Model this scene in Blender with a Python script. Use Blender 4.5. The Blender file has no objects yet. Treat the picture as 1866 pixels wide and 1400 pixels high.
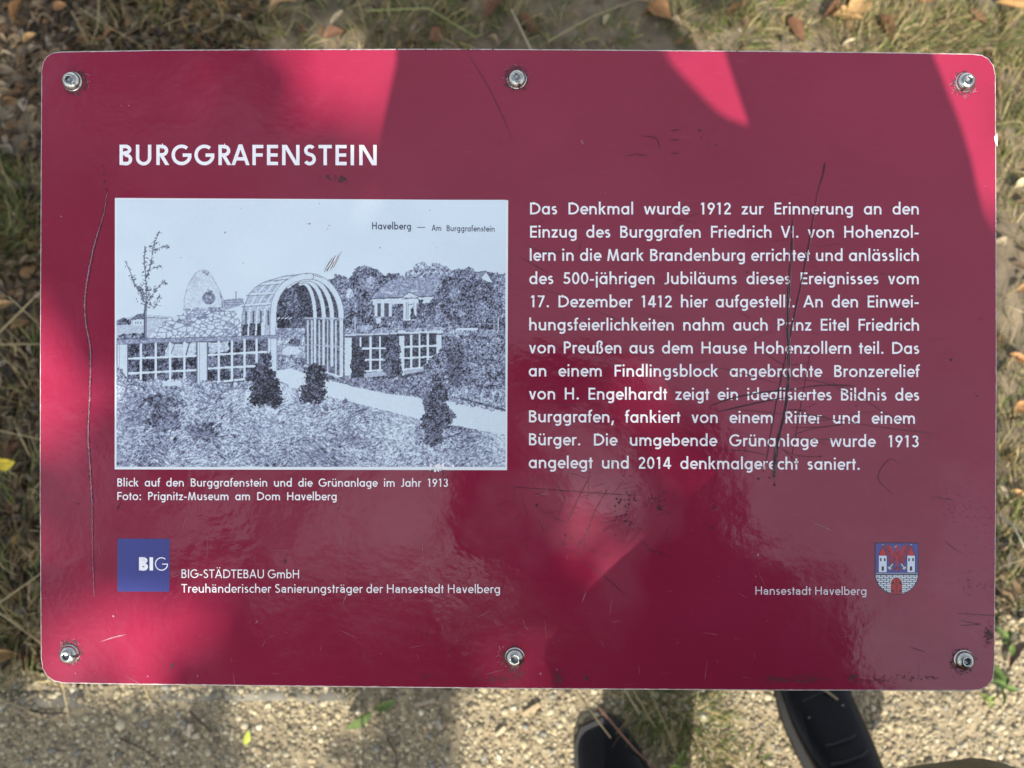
import bpy, bmesh, math, random
import numpy as np
from mathutils import Vector, Matrix
R = math.radians
rng = np.random.default_rng(7)
random.seed(7)
scn = bpy.context.scene
COL = scn.collection

# ---------------------------------------------------------------- frame of the sign, camera, light
TILT = R(15.0)                 # the panel leans towards the reader
CEN = Vector((0, 0, 0.85))     # middle of the panel face
U = Vector((1, 0, 0)); V = Vector((0, math.cos(TILT), math.sin(TILT))); N = Vector((0, -math.sin(TILT), math.cos(TILT)))
DIST = 0.485
FPX, CX, CY = 1402.0, 933.0, 700.0
CAMP = CEN + N * DIST
SUN_EL = R(43.0); SUN_AZ = R(0.0)
SUN = Vector((math.sin(SUN_AZ) * math.cos(SUN_EL), -math.cos(SUN_AZ) * math.cos(SUN_EL), math.sin(SUN_EL)))

cam = bpy.data.cameras.new('camera'); camo = bpy.data.objects.new('camera', cam); COL.objects.link(camo)
cam.sensor_fit = 'HORIZONTAL'; cam.lens = 6.86; cam.sensor_width = 6.86 * 1866 / FPX
cam.clip_start = 0.01; cam.clip_end = 200
camo.location = CAMP; camo.rotation_euler = (TILT, 0, 0)
cam.dof.use_dof = True; cam.dof.focus_distance = DIST; cam.dof.aperture_fstop = 2.1
scn.camera = camo

w = bpy.data.worlds.new('World'); scn.world = w; w.use_nodes = True
nt = w.node_tree; nt.nodes.clear()
sky = nt.nodes.new('ShaderNodeTexSky'); sky.sky_type = 'NISHITA'; sky.sun_disc = False
sky.sun_elevation = SUN_EL; sky.sun_rotation = math.pi - SUN_AZ
sky.air_density = 1.0; sky.dust_density = 1.5; sky.ozone_density = 1.0
bg = nt.nodes.new('ShaderNodeBackground'); bg.inputs[1].default_value = 0.122
wo = nt.nodes.new('ShaderNodeOutputWorld'); hs = nt.nodes.new('ShaderNodeHueSaturation'); hs.inputs['Saturation'].default_value = 0.42   # desaturated so that shaded whites come out less blue
nt.links.new(sky.outputs[0], hs.inputs['Color']); nt.links.new(hs.outputs[0], bg.inputs[0]); nt.links.new(bg.outputs[0], wo.inputs[0])

sd = bpy.data.lights.new('sun', 'SUN'); so = bpy.data.objects.new('sun', sd); COL.objects.link(so)
sd.energy = 3.3; sd.angle = R(0.53); sd.color = (1.0, 0.93, 0.82)
so.rotation_euler = SUN.to_track_quat('Z', 'Y').to_euler(); so.location = (0, -4, 5)

scn.view_settings.view_transform = 'Standard'; scn.view_settings.look = 'None'
scn.view_settings.exposure = 1.46; scn.view_settings.gamma = 1.0; scn.view_settings.use_curve_mapping = False
scn.render.engine = 'CYCLES'
scn.cycles.max_bounces = 6; scn.cycles.use_denoising = True

# ---------------------------------------------------------------- helpers
def s2l(c):
    return tuple((x / 255 / 12.92 if x / 255 <= 0.04045 else ((x / 255 + 0.055) / 1.055) ** 2.4) for x in c)
def uv(px, py):
    return (px - CX) / FPX * DIST, (CY - py) / FPX * DIST
PX = DIST / FPX                      # metres on the panel per photo pixel
MSIGN = Matrix.Translation(CEN) @ Matrix.Rotation(TILT, 4, 'X')
def spt(px, py, h=0.0):              # a point over the panel
    u, v = uv(px, py); return CEN + U * u + V * v + N * h
def ray(px, py):
    return (U * ((px - CX) / FPX) + V * ((CY - py) / FPX) - N).normalized()
def gnd(px, py, z=0.0):              # where a line of sight meets the ground
    d = ray(px, py); t = (z - CAMP.z) / d.z; return CAMP + d * t
def shade(px, py, h):                # a point h over the panel whose shadow falls at this spot
    u, v = uv(px, py); return CEN + U * u + V * v + SUN * (h / SUN.dot(N))

def empty(name, loc=(0, 0, 0)):
    o = bpy.data.objects.new(name, None); o.location = loc; COL.objects.link(o); return o
def tag(o, label=None, cat=None, group=None, kind=None):
    if label: o['label'] = label
    if cat: o['category'] = cat
    if group: o['group'] = group
    if kind: o['kind'] = kind
    return o
def link(name, me, mat, parent=None, mw=None):
    o = bpy.data.objects.new(name, me); COL.objects.link(o)
    if mat: me.materials.append(mat)
    if parent:
        o.parent = parent; o.matrix_parent_inverse = Matrix.Identity(4)
        base = parent.matrix_basis.copy(); q = parent.parent
        while q: base = q.matrix_basis @ base; q = q.parent
        o.matrix_basis = base.inverted() @ (mw if mw else Matrix.Identity(4))
    elif mw: o.matrix_basis = mw
    return o
def mesh_np(name, verts, faces, cols=None, smooth=False):
    """verts (n,3), faces (m,k) all of one size, cols (n,3) linear"""
    verts = np.asarray(verts, dtype=np.float32); faces = np.asarray(faces, dtype=np.int32)
    me = bpy.data.meshes.new(name); m, k = faces.shape
    me.vertices.add(len(verts)); me.vertices.foreach_set('co', verts.ravel())
    me.loops.add(m * k); me.loops.foreach_set('vertex_index', faces.ravel())
    me.polygons.add(m); me.polygons.foreach_set('loop_start', np.arange(m, dtype=np.int32) * k)
    me.polygons.foreach_set('loop_total', np.full(m, k, dtype=np.int32))
    if smooth: me.polygons.foreach_set('use_smooth', np.ones(m, dtype=bool))
    me.update(calc_edges=True); me.validate()
    if cols is not None:
        a = me.color_attributes.new('col', 'FLOAT_COLOR', 'POINT')
        c = np.ones((len(verts), 4), dtype=np.float32); c[:, :3] = cols
        a.data.foreach_set('color', c.ravel())
    return me
def from_bm(name, bm, smooth=False):
    me = bpy.data.meshes.new(name); bm.normal_update(); bm.to_mesh(me); bm.free()
    if smooth:
        for p in me.polygons: p.use_smooth = True
    return me

def mat(name, base=(0.5, 0.5, 0.5), rough=0.6, metal=0.0, spec=0.5, attr=False, var=0.0, vscale=40, bump=0.0, bscale=200):
    m = bpy.data.materials.new(name); m.use_nodes = True; t = m.node_tree
    b = t.nodes['Principled BSDF']
    b.inputs['Base Color'].default_value = (*base, 1); b.inputs['Roughness'].default_value = rough
    b.inputs['Metallic'].default_value = metal; b.inputs['Specular IOR Level'].default_value = spec
    src = None
    if attr:
        a = t.nodes.new('ShaderNodeAttribute'); a.attribute_name = 'col'; src = a.outputs['Color']
    if var:
        tc = t.nodes.new('ShaderNodeTexCoord'); n = t.nodes.new('ShaderNodeTexNoise')
        n.inputs['Scale'].default_value = vscale; n.inputs['Detail'].default_value = 6
        t.links.new(tc.outputs['Object'], n.inputs['Vector'])
        mr = t.nodes.new('ShaderNodeMapRange'); mr.inputs[1].default_value = 0.25; mr.inputs[2].default_value = 0.75
        mr.inputs[3].default_value = 1 - var; mr.inputs[4].default_value = 1 + var
        t.links.new(n.outputs['Fac'], mr.inputs[0])
        mx = t.nodes.new('ShaderNodeMix'); mx.data_type = 'RGBA'; mx.blend_type = 'MULTIPLY'; mx.inputs[0].default_value = 1
        if src: t.links.new(src, mx.inputs[6])
        else: mx.inputs[6].default_value = (*base, 1)
        t.links.new(mr.outputs[0], mx.inputs[7]); src = mx.outputs[2]
    if src: t.links.new(src, b.inputs['Base Color'])
    if bump:
        tc = t.nodes.new('ShaderNodeTexCoord'); n = t.nodes.new('ShaderNodeTexNoise')
        n.inputs['Scale'].default_value = bscale; n.inputs['Detail'].default_value = 4
        t.links.new(tc.outputs['Object'], n.inputs['Vector'])
        bp = t.nodes.new('ShaderNodeBump'); bp.inputs['Strength'].default_value = bump; bp.inputs['Distance'].default_value = 0.002
        t.links.new(n.outputs['Fac'], bp.inputs['Height']); t.links.new(bp.outputs[0], b.inputs['Normal'])
    return m

# ---------------------------------------------------------------- materials
M = {}
M['soil'] = mat('soil', (0.135, 0.106, 0.068), 0.95, var=0.55, vscale=18, bump=0.8, bscale=120)
M['path'] = mat('path_sand', (0.26, 0.21, 0.13), 0.95, var=0.5, vscale=55, bump=1.0, bscale=260)
M['stone'] = mat('gravel_stone', rough=0.85, attr=True, var=0.25, vscale=300)
M['grass'] = mat('grass_blade', rough=0.7, attr=True, spec=0.25)
M['leaf'] = mat('dry_leaf', rough=0.75, attr=True, spec=0.3, var=0.3, vscale=120)
M['kerb'] = mat('kerb_concrete', (0.15, 0.14, 0.112), 0.9, var=0.5, vscale=40, bump=0.6, bscale=300)
M['white_ink'] = mat('white_ink', (0.95, 0.92, 0.93), 0.3, var=0.04, vscale=60)
M['cream_ink'] = mat('pale_ink', (0.78, 0.70, 0.74), 0.3, var=0.04, vscale=60)
M['dark_ink'] = mat('dark_ink', (0.075, 0.075, 0.13), 0.35)
M['blue_ink'] = mat('blue_ink', (0.052, 0.06, 0.24), 0.22, var=0.12, vscale=30)
M['print'] = mat('postcard_ink', rough=0.28, attr=True)
M['arms'] = mat('crest_ink', rough=0.25, attr=True)
M['edge'] = mat('panel_core', (0.50, 0.44, 0.43), 0.5, var=0.5, vscale=180)
M['back'] = mat('panel_back', (0.5, 0.5, 0.5), 0.5, var=0.1)
M['steel'] = mat('galvanised_steel', (0.45, 0.46, 0.47), 0.4, metal=0.9, var=0.15)
M['screw'] = mat('stainless_steel', (0.40, 0.41, 0.38), 0.20, metal=1.0, var=0.25, vscale=400, bump=0.15, bscale=900)
M['socket'] = mat('socket_steel', (0.30, 0.31, 0.31), 0.3, metal=1.0, var=0.4, vscale=500)
M['scr_dark'] = mat('scratch_dark', (0.028, 0.006, 0.011), 0.6, var=0.6, vscale=900)
M['scr_grey'] = mat('scratch_grey', (0.10, 0.085, 0.075), 0.7, var=0.8, vscale=900)
M['scr_gap_red'] = mat('scratch_reflection_gap_red', (0.085, 0.008, 0.018), 0.5)
M['scr_pink'] = mat('scratch_pale', (0.33, 0.13, 0.18), 0.6, var=0.4, vscale=700)
M['grime'] = mat('grime', (0.045, 0.033, 0.03), 0.8, var=0.6, vscale=900)
M['moss'] = mat('moss', (0.11, 0.10, 0.025), 0.9, var=0.5, vscale=500)

def panel_mat():
    m = bpy.data.materials.new('crimson_film'); m.use_nodes = True; t = m.node_tree; b = t.nodes['Principled BSDF']
    tc = t.nodes.new('ShaderNodeTexCoord')
    def noise(scale, detail, sc=(1, 1, 1)):
        mp = t.nodes.new('ShaderNodeMapping'); mp.inputs['Scale'].default_value = sc
        n = t.nodes.new('ShaderNodeTexNoise'); n.inputs['Scale'].default_value = scale; n.inputs['Detail'].default_value = detail
        t.links.new(tc.outputs['Object'], mp.inputs[0]); t.links.new(mp.outputs[0], n.inputs['Vector']); return n.outputs['Fac']
    def mr(src, a, b_, c, d):
        n = t.nodes.new('ShaderNodeMapRange'); n.inputs[1].default_value = a; n.inputs[2].default_value = b_
        n.inputs[3].default_value = c; n.inputs[4].default_value = d; t.links.new(src, n.inputs[0]); return n.outputs[0]
    mx = t.nodes.new('ShaderNodeMix'); mx.data_type = 'RGBA'
    mx.inputs[6].default_value = (0.22, 0.0125, 0.039, 1); mx.inputs[7].default_value = (0.25, 0.016, 0.048, 1)
    t.links.new(mr(noise(9, 5), 0.35, 0.65, 0, 1), mx.inputs[0])
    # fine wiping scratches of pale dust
    dust_haze = mr(noise(60, 8, (1, 7, 1)), 0.62, 0.82, 0, 0.10)
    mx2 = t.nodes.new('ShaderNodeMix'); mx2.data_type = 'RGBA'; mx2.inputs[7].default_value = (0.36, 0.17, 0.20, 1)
    msk = None  # scuffed areas, with the haze of reflected sky painted in as paler colour
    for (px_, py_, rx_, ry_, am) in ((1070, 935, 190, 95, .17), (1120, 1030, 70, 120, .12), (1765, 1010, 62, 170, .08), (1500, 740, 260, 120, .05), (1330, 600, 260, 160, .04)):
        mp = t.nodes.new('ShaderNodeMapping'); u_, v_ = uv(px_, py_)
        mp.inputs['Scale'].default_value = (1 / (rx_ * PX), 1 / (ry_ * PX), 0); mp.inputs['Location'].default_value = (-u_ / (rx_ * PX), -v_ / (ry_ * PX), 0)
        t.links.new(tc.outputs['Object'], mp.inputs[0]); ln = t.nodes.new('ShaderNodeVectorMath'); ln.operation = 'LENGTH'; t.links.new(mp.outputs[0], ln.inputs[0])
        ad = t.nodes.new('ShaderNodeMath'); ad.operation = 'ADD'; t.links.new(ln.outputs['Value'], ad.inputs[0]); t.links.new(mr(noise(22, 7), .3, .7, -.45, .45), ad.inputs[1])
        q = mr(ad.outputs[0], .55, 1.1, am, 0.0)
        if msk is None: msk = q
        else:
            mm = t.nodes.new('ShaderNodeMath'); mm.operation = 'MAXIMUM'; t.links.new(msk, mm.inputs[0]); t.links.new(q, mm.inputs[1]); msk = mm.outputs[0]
    fin = t.nodes.new('ShaderNodeMath'); fin.operation = 'MAXIMUM'; t.links.new(dust_haze, fin.inputs[0]); t.links.new(msk, fin.inputs[1]); dust_haze = fin.outputs[0]
    t.links.new(dust_haze, mx2.inputs[0]); t.links.new(mx.outputs[2], mx2.inputs[6]); t.links.new(mx2.outputs[2], b.inputs['Base Color'])
    t.links.new(mr(noise(14, 6), 0.3, 0.7, 0.06, 0.19), b.inputs['Roughness'])
    bp = t.nodes.new('ShaderNodeBump'); bp.inputs['Strength'].default_value = 0.20; bp.inputs['Distance'].default_value = 0.0008
    t.links.new(noise(150, 3), bp.inputs['Height'])
    bp2 = t.nodes.new('ShaderNodeBump'); bp2.inputs['Strength'].default_value = 0.30; bp2.inputs['Distance'].default_value = 0.004
    t.links.new(noise(16, 2), bp2.inputs['Height']); t.links.new(bp.outputs[0], bp2.inputs['Normal'])
    t.links.new(bp2.outputs[0], b.inputs['Normal'])
    b.inputs['Specular IOR Level'].default_value = 0.48
    return m
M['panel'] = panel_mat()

# ---------------------------------------------------------------- ground, path, kerb
def edge_y(x):       # border of grass and path
    return -0.262 + 0.10 * max(0.0, min(1.0, (x - 0.35) / 0.5)) + 0.012 * math.sin(x * 13) + 0.008 * math.sin(x * 31 + 1)
bm = bmesh.new()
bmesh.ops.create_grid(bm, x_segments=120, y_segments=120, size=3.5)
for v in bm.verts:
    v.co.z = 0.006 * math.sin(v.co.x * 9 + 1) * math.sin(v.co.y * 7) + random.uniform(-0.004, 0.004)
    if v.co.y < edge_y(v.co.x) + 0.06: v.co.z = -0.012
tag(link('ground', from_bm('ground', bm, True), M['soil']), kind='structure')
bm = bmesh.new(); xs = np.linspace(-3.5, 3.5, 141)
top = [bm.verts.new((x, edge_y(x), 0.003)) for x in xs]; bot = [bm.verts.new((x, -3.5, 0.003)) for x in xs]
for i in range(140): bm.faces.new((bot[i], bot[i + 1], top[i + 1], top[i]))
tag(link('path', from_bm('path', bm), M['path']), kind='structure')

def box_bm(bm, c, s, rot=0, jitter=0.0):
    r = bmesh.ops.create_cube(bm, size=1.0)
    m = Matrix.Translation(c) @ Matrix.Rotation(rot, 4, 'Z') @ Matrix.Diagonal((*s, 1))
    bmesh.ops.transform(bm, matrix=m, verts=r['verts'])
    for v in r['verts']: v.co += Vector((random.uniform(-jitter, jitter) for _ in range(3)))
    return r['verts']
a = gnd(-60, 1276); b_ = gnd(300, 1270); c_ = gnd(460, 1270)
bm = bmesh.new()
for (p, q) in ((gnd(-400, 1285), gnd(160, 1276)), (gnd(290, 1270), gnd(640, 1268))):
    mid = (p + q) / 2; d = q - p
    box_bm(bm, (mid.x, mid.y + 0.004, -0.0215), (d.length, 0.034, 0.05), math.atan2(d.y, d.x), 0.004)
bmesh.ops.bevel(bm, geom=bm.edges[:], offset=0.004, segments=2, affect='EDGES')
tag(link('kerb', from_bm('kerb', bm, True), M['kerb']), kind='structure')

# ---- gravel
def ico():
    bm = bmesh.new(); bmesh.ops.create_icosphere(bm, subdivisions=1, radius=1.0)
    v = np.array([x.co[:] for x in bm.verts]); f = np.array([[q.index for q in p.verts] for p in bm.faces]); bm.free(); return v, f
IV, IF = ico()
def stones(pts, size, cols):
    n = len(pts); k = len(IV)
    sc = size[:, None] * rng.uniform(0.6, 1.25, (n, 3)); sc[:, 2] *= 0.65
    P = IV[None] * (1 + rng.uniform(-0.22, 0.22, (n, k, 1)))
    P = P * sc[:, None, :]
    a = rng.uniform(0, 6.28, n); ca, sa = np.cos(a)[:, None], np.sin(a)[:, None]
    x = P[..., 0] * ca - P[..., 1] * sa; y = P[..., 0] * sa + P[..., 1] * ca
    P = np.stack([x, y, P[..., 2]], -1) + pts[:, None, :]
    F = (IF[None] + (np.arange(n) * k)[:, None, None]).reshape(-1, 3)
    return P.reshape(-1, 3), F, np.repeat(cols, k, axis=0)
n = 75000
gx = rng.uniform(-1.2, 1.2, n); gy = rng.uniform(-0.72, -0.10, n)
ey = np.array([edge_y(x) for x in gx])
keep = gy < ey + 0.02 + rng.normal(0, 0.03, n)
gx, gy = gx[keep], gy[keep]; n = len(gx)
sz = np.clip(rng.lognormal(-6.05, 0.45, n), 0.0012, 0.008)
pal = np.array([(0.34, 0.285, 0.175), (0.25, 0.208, 0.13), (0.42, 0.365, 0.24), (0.15, 0.125, 0.085), (0.30, 0.235, 0.145), (0.21, 0.20, 0.165), (0.52, 0.48, 0.36)])
ci = pal[rng.choice(len(pal), n, p=(.30, .24, .14, .14, .1, .05, .03))] * rng.uniform(0.75, 1.2, (n, 1))
P, F, C = stones(np.stack([gx, gy, 0.003 + sz * 0.15], 1), sz, ci)
tag(link('gravel', mesh_np('gravel', P, F, C), M['stone']), kind='stuff')

# ---- grass blades
def blades(base, length, width, lean, az, cols, seg=4, droop=1.0):
    n = len(base); t = np.linspace(0, 1, seg + 1)
    ang = lean[:, None] + droop * 0.9 * t[None] * rng.uniform(0.4, 1.2, (n, 1))
    dl = length[:, None] / seg
    r = np.concatenate([np.zeros((n, 1)), np.cumsum(np.sin(ang[:, :-1]) * dl, 1)], 1)
    z = np.concatenate([np.zeros((n, 1)), np.cumsum(np.cos(ang[:, :-1]) * dl, 1)], 1)
    z = np.maximum(z, 0.002)
    az2 = az[:, None] + rng.normal(0, 0.25, (n, 1)) * t[None]
    cx = base[:, 0:1] + r * np.cos(az2); cy = base[:, 1:2] + r * np.sin(az2); cz = base[:, 2:3] + z
    wd = width[:, None] * (1 - 0.85 * t[None] ** 1.5) * 0.5
    nx, ny = -np.sin(az2) * wd, np.cos(az2) * wd
    A = np.stack([cx - nx, cy - ny, cz], -1); B = np.stack([cx + nx, cy + ny, cz + width[:, None] * 0.25], -1)
    Vv = np.stack([A, B], 2).reshape(n, -1, 3)
    f = np.array([[2 * i, 2 * i + 2, 2 * i + 3, 2 * i + 1] for i in range(seg)])
    F = (f[None] + (np.arange(n) * 2 * (seg + 1))[:, None, None]).reshape(-1, 4)
    return Vv.reshape(-1, 3), F, np.repeat(cols, 2 * (seg + 1), axis=0)
GREEN = np.array([(0.075, 0.11, 0.02), (0.045, 0.075, 0.015), (0.12, 0.14, 0.035), (0.14, 0.13, 0.045)])
STRAW = np.array([(0.29, 0.225, 0.10), (0.22, 0.165, 0.075), (0.36, 0.295, 0.15), (0.15, 0.115, 0.055)])
def tuft(cx, cy, rad, n, ln, green, flat=0.5):
    a = rng.uniform(0, 6.28, n); r = rad * np.sqrt(rng.uniform(0, 1, n))
    base = np.stack([cx + r * np.cos(a), cy + r * np.sin(a), np.zeros(n)], 1)
    g = rng.uniform(0, 1, n) < green * .8
    cols = np.where(g[:, None], GREEN[rng.integers(0, 4, n)], STRAW[rng.integers(0, 4, n)]) * rng.uniform(0.6, 1.25, (n, 1))
    return base, ln * rng.uniform(0.5, 1.25, n), rng.uniform(0.0012, 0.0026, n), rng.uniform(0.1, 0.9 + flat, n), a + rng.normal(0, 0.7, n), cols
tufts = []
def gt(px, py, rad, n, ln, green, flat=0.5):
    p = gnd(px, py); tufts.append(tuft(p.x, p.y, rad, n, ln, green, flat))
for (px, py, rad, n, ln, g) in [
    (250, 50, .07, 150, .07, .35), (215, 75, .05, 90, .06, .4), (330, 30, .06, 120, .07, .45), (390, 60, .05, 110, .06, .6), (440, 40, .07, 160, .07, .5),
    (480, 20, .06, 120, .07, .3), (520, 80, .05, 90, .06, .35), (620, 10, .05, 70, .06, .6), (700, 60, .06, 140, .06, .3), (770, 40, .06, 170, .06, .65),
    (820, 70, .05, 120, .05, .7), (870, 10, .06, 120, .06, .7), (930, 50, .05, 110, .05, .75), (990, 20, .06, 120, .05, .75), (1020, 70, .05, 90, .05, .6),
    (1120, 65, .04, 110, .045, .8), (1230, 30, .05, 110, .05, .7), (1270, 30, .06, 150, .05, .7), (1340, 60, .06, 170, .045, .7), (1400, 20, .05, 150, .045, .65),
    (1430, 70, .05, 150, .04, .5), (1490, 15, .05, 160, .04, .7), (1560, 70, .07, 260, .045, .6), (1620, 60, .06, 220, .045, .4), (1690, 40, .08, 320, .045, .55),
    (1730, 60, .06, 240, .045, .6), (1660, 80, .06, 200, .05, .4), (1800, 80, .08, 320, .05, .65), (1850, 60, .06, 220, .05, .6), (1600, 10, .05, 140, .04, .4),
    (1840, 160, .08, 320, .05, .65), (1850, 250, .08, 300, .05, .55), (1835, 320, .06, 160, .05, .5), (1845, 420, .05, 60, .05, .4), (1850, 640, .06, 70, .05, .5),
    (1850, 720, .06, 120, .05, .65), (1840, 800, .06, 140, .06, .6), (1850, 880, .07, 170, .06, .5), (1840, 960, .06, 150, .06, .6), (1850, 1030, .06, 130, .06, .55), (1845, 1090, .05, 70, .05, .4),
    (25, 400, .08, 330, .06, .92), (50, 370, .06, 220, .06, .92), (10, 450, .06, 150, .06, .85), (55, 430, .05, 120, .05, .85),
    (40, 690, .07, 170, .07, .45), (60, 740, .05, 80, .06, .4), (45, 900, .06, 130, .07, .7), (30, 960, .05, 80, .07, .5),
    (40, 1080, .07, 150, .08, .45), (20, 1130, .07, 150, .08, .5), (60, 1170, .06, 110, .08, .5), (15, 1200, .06, 90, .07, .35),
    (660, 1255, .012, 8, .05, .8), (1200, 1275, .05, 130, .06, .8), (1250, 1300, .05, 120, .07, .85), (1285, 1360, .03, 60, .05, .8), (1190, 1262, .06, 60, .07, .75), (1240, 1290, .05, 50, .06, .8), (1290, 1330, .04, 40, .05, .7), (1350, 1400, .03, 50, .04, .8), (1370, 1380, .02, 20, .04, .9)]:
    gt(px, py, rad, n, ln, g)
for i in range(150):          # the lawn goes on out of the picture
    x, y = rng.uniform(-1.6, 1.9), rng.uniform(-0.2, 1.9)
    if x < -0.40: continue
    tufts.append(tuft(x, y, rng.uniform(.05, .1), 70, .05, rng.uniform(.35, .7)))
parts = [np.concatenate(z) for z in zip(*tufts)]
P, F, C = blades(*parts)
tag(link('grass', mesh_np('grass', P, F, C), M['grass']), kind='stuff')

# ---- fallen leaves
def leaf_grid(nu=7, nv=5):
    u = np.linspace(0, 1, nu); v = np.linspace(-1, 1, nv)
    return np.meshgrid(u, v, indexing='ij')
def leaves(pts, ln, asp, az, tilt, curl, cols, nu=6, nv=3):
    uu, vv = leaf_grid(nu, nv); uu = uu.ravel(); vv = vv.ravel(); n = len(pts); k = len(uu)
    prof = np.sin(np.pi * np.clip(uu, 0.02, 0.985)) ** 0.75 * (1.15 - 0.45 * uu)
    x = (uu - 0.5)[None] * ln[:, None]; y = (vv * prof)[None] * (ln * asp * 0.5)[:, None]
    z = (curl * ln)[:, None] * ((vv ** 2 * prof)[None] * 0.35 - 0.45 * ((uu - 0.5) ** 2)[None] * rng.choice([-1, 1], (n, 1)))
    z = z + rng.normal(0, 0.02, (n, k)) * ln[:, None]
    ct, st = np.cos(tilt)[:, None], np.sin(tilt)[:, None]
    y2 = y * ct - z * st; z2 = y * st + z * ct
    ca, sa = np.cos(az)[:, None], np.sin(az)[:, None]
    Pp = np.stack([x * ca - y2 * sa, x * sa + y2 * ca, z2], -1)
    Pp[..., 2] -= Pp[..., 2].min(1, keepdims=True)
    Pp = Pp + pts[:, None, :]
    f = np.array([[i * nv + j, (i + 1) * nv + j, (i + 1) * nv + j + 1, i * nv + j + 1] for i in range(nu - 1) for j in range(nv - 1)])
    F = (f[None] + (np.arange(n) * k)[:, None, None]).reshape(-1, 4)
    cc = cols[:, None, :] * (0.85 + 0.3 * np.abs(vv))[None, :, None]
    return Pp.reshape(-1, 3), F, cc.reshape(-1, 3)
BROWN = np.array([(0.13, 0.085, 0.045), (0.085, 0.06, 0.038), (0.20, 0.145, 0.085), (0.16, 0.09, 0.04), (0.24, 0.19, 0.125), (0.06, 0.048, 0.036), (0.28, 0.235, 0.17)])
n = 15000
lx = -0.5 - np.abs(rng.normal(0, 0.36, n)); ly = rng.uniform(-0.24, 1.7, n)
dark = np.array([random.random() < 0.25 + 0.75 * (1 if (-1.15 < x < -0.55) else 0.5) for x in lx])
lx, ly = lx[dark], ly[dark]
ex = rng.uniform(-0.6, 1.4, 2200); eyy = rng.uniform(-0.2, 1.5, 2200)
lx = np.concatenate([lx, ex]); ly = np.concatenate([ly, eyy]); n = len(lx)
pts = np.stack([lx, ly, rng.uniform(0.0, 0.010, n)], 1)
P, F, C = leaves(pts, rng.uniform(0.012, 0.034, n), rng.uniform(0.3, 0.7, n), rng.uniform(0, 6.28, n), rng.normal(0, 0.5, n), rng.uniform(0.2, 1.3, n),
                 BROWN[rng.choice(7, n, p=(.2, .2, .19, .12, .1, .14, .05))] * rng.uniform(0.5, 1.25, (n, 1)))
tag(link('leaf_litter', mesh_np('leaf_litter', P, F, C), M['leaf']), kind='stuff')

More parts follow.
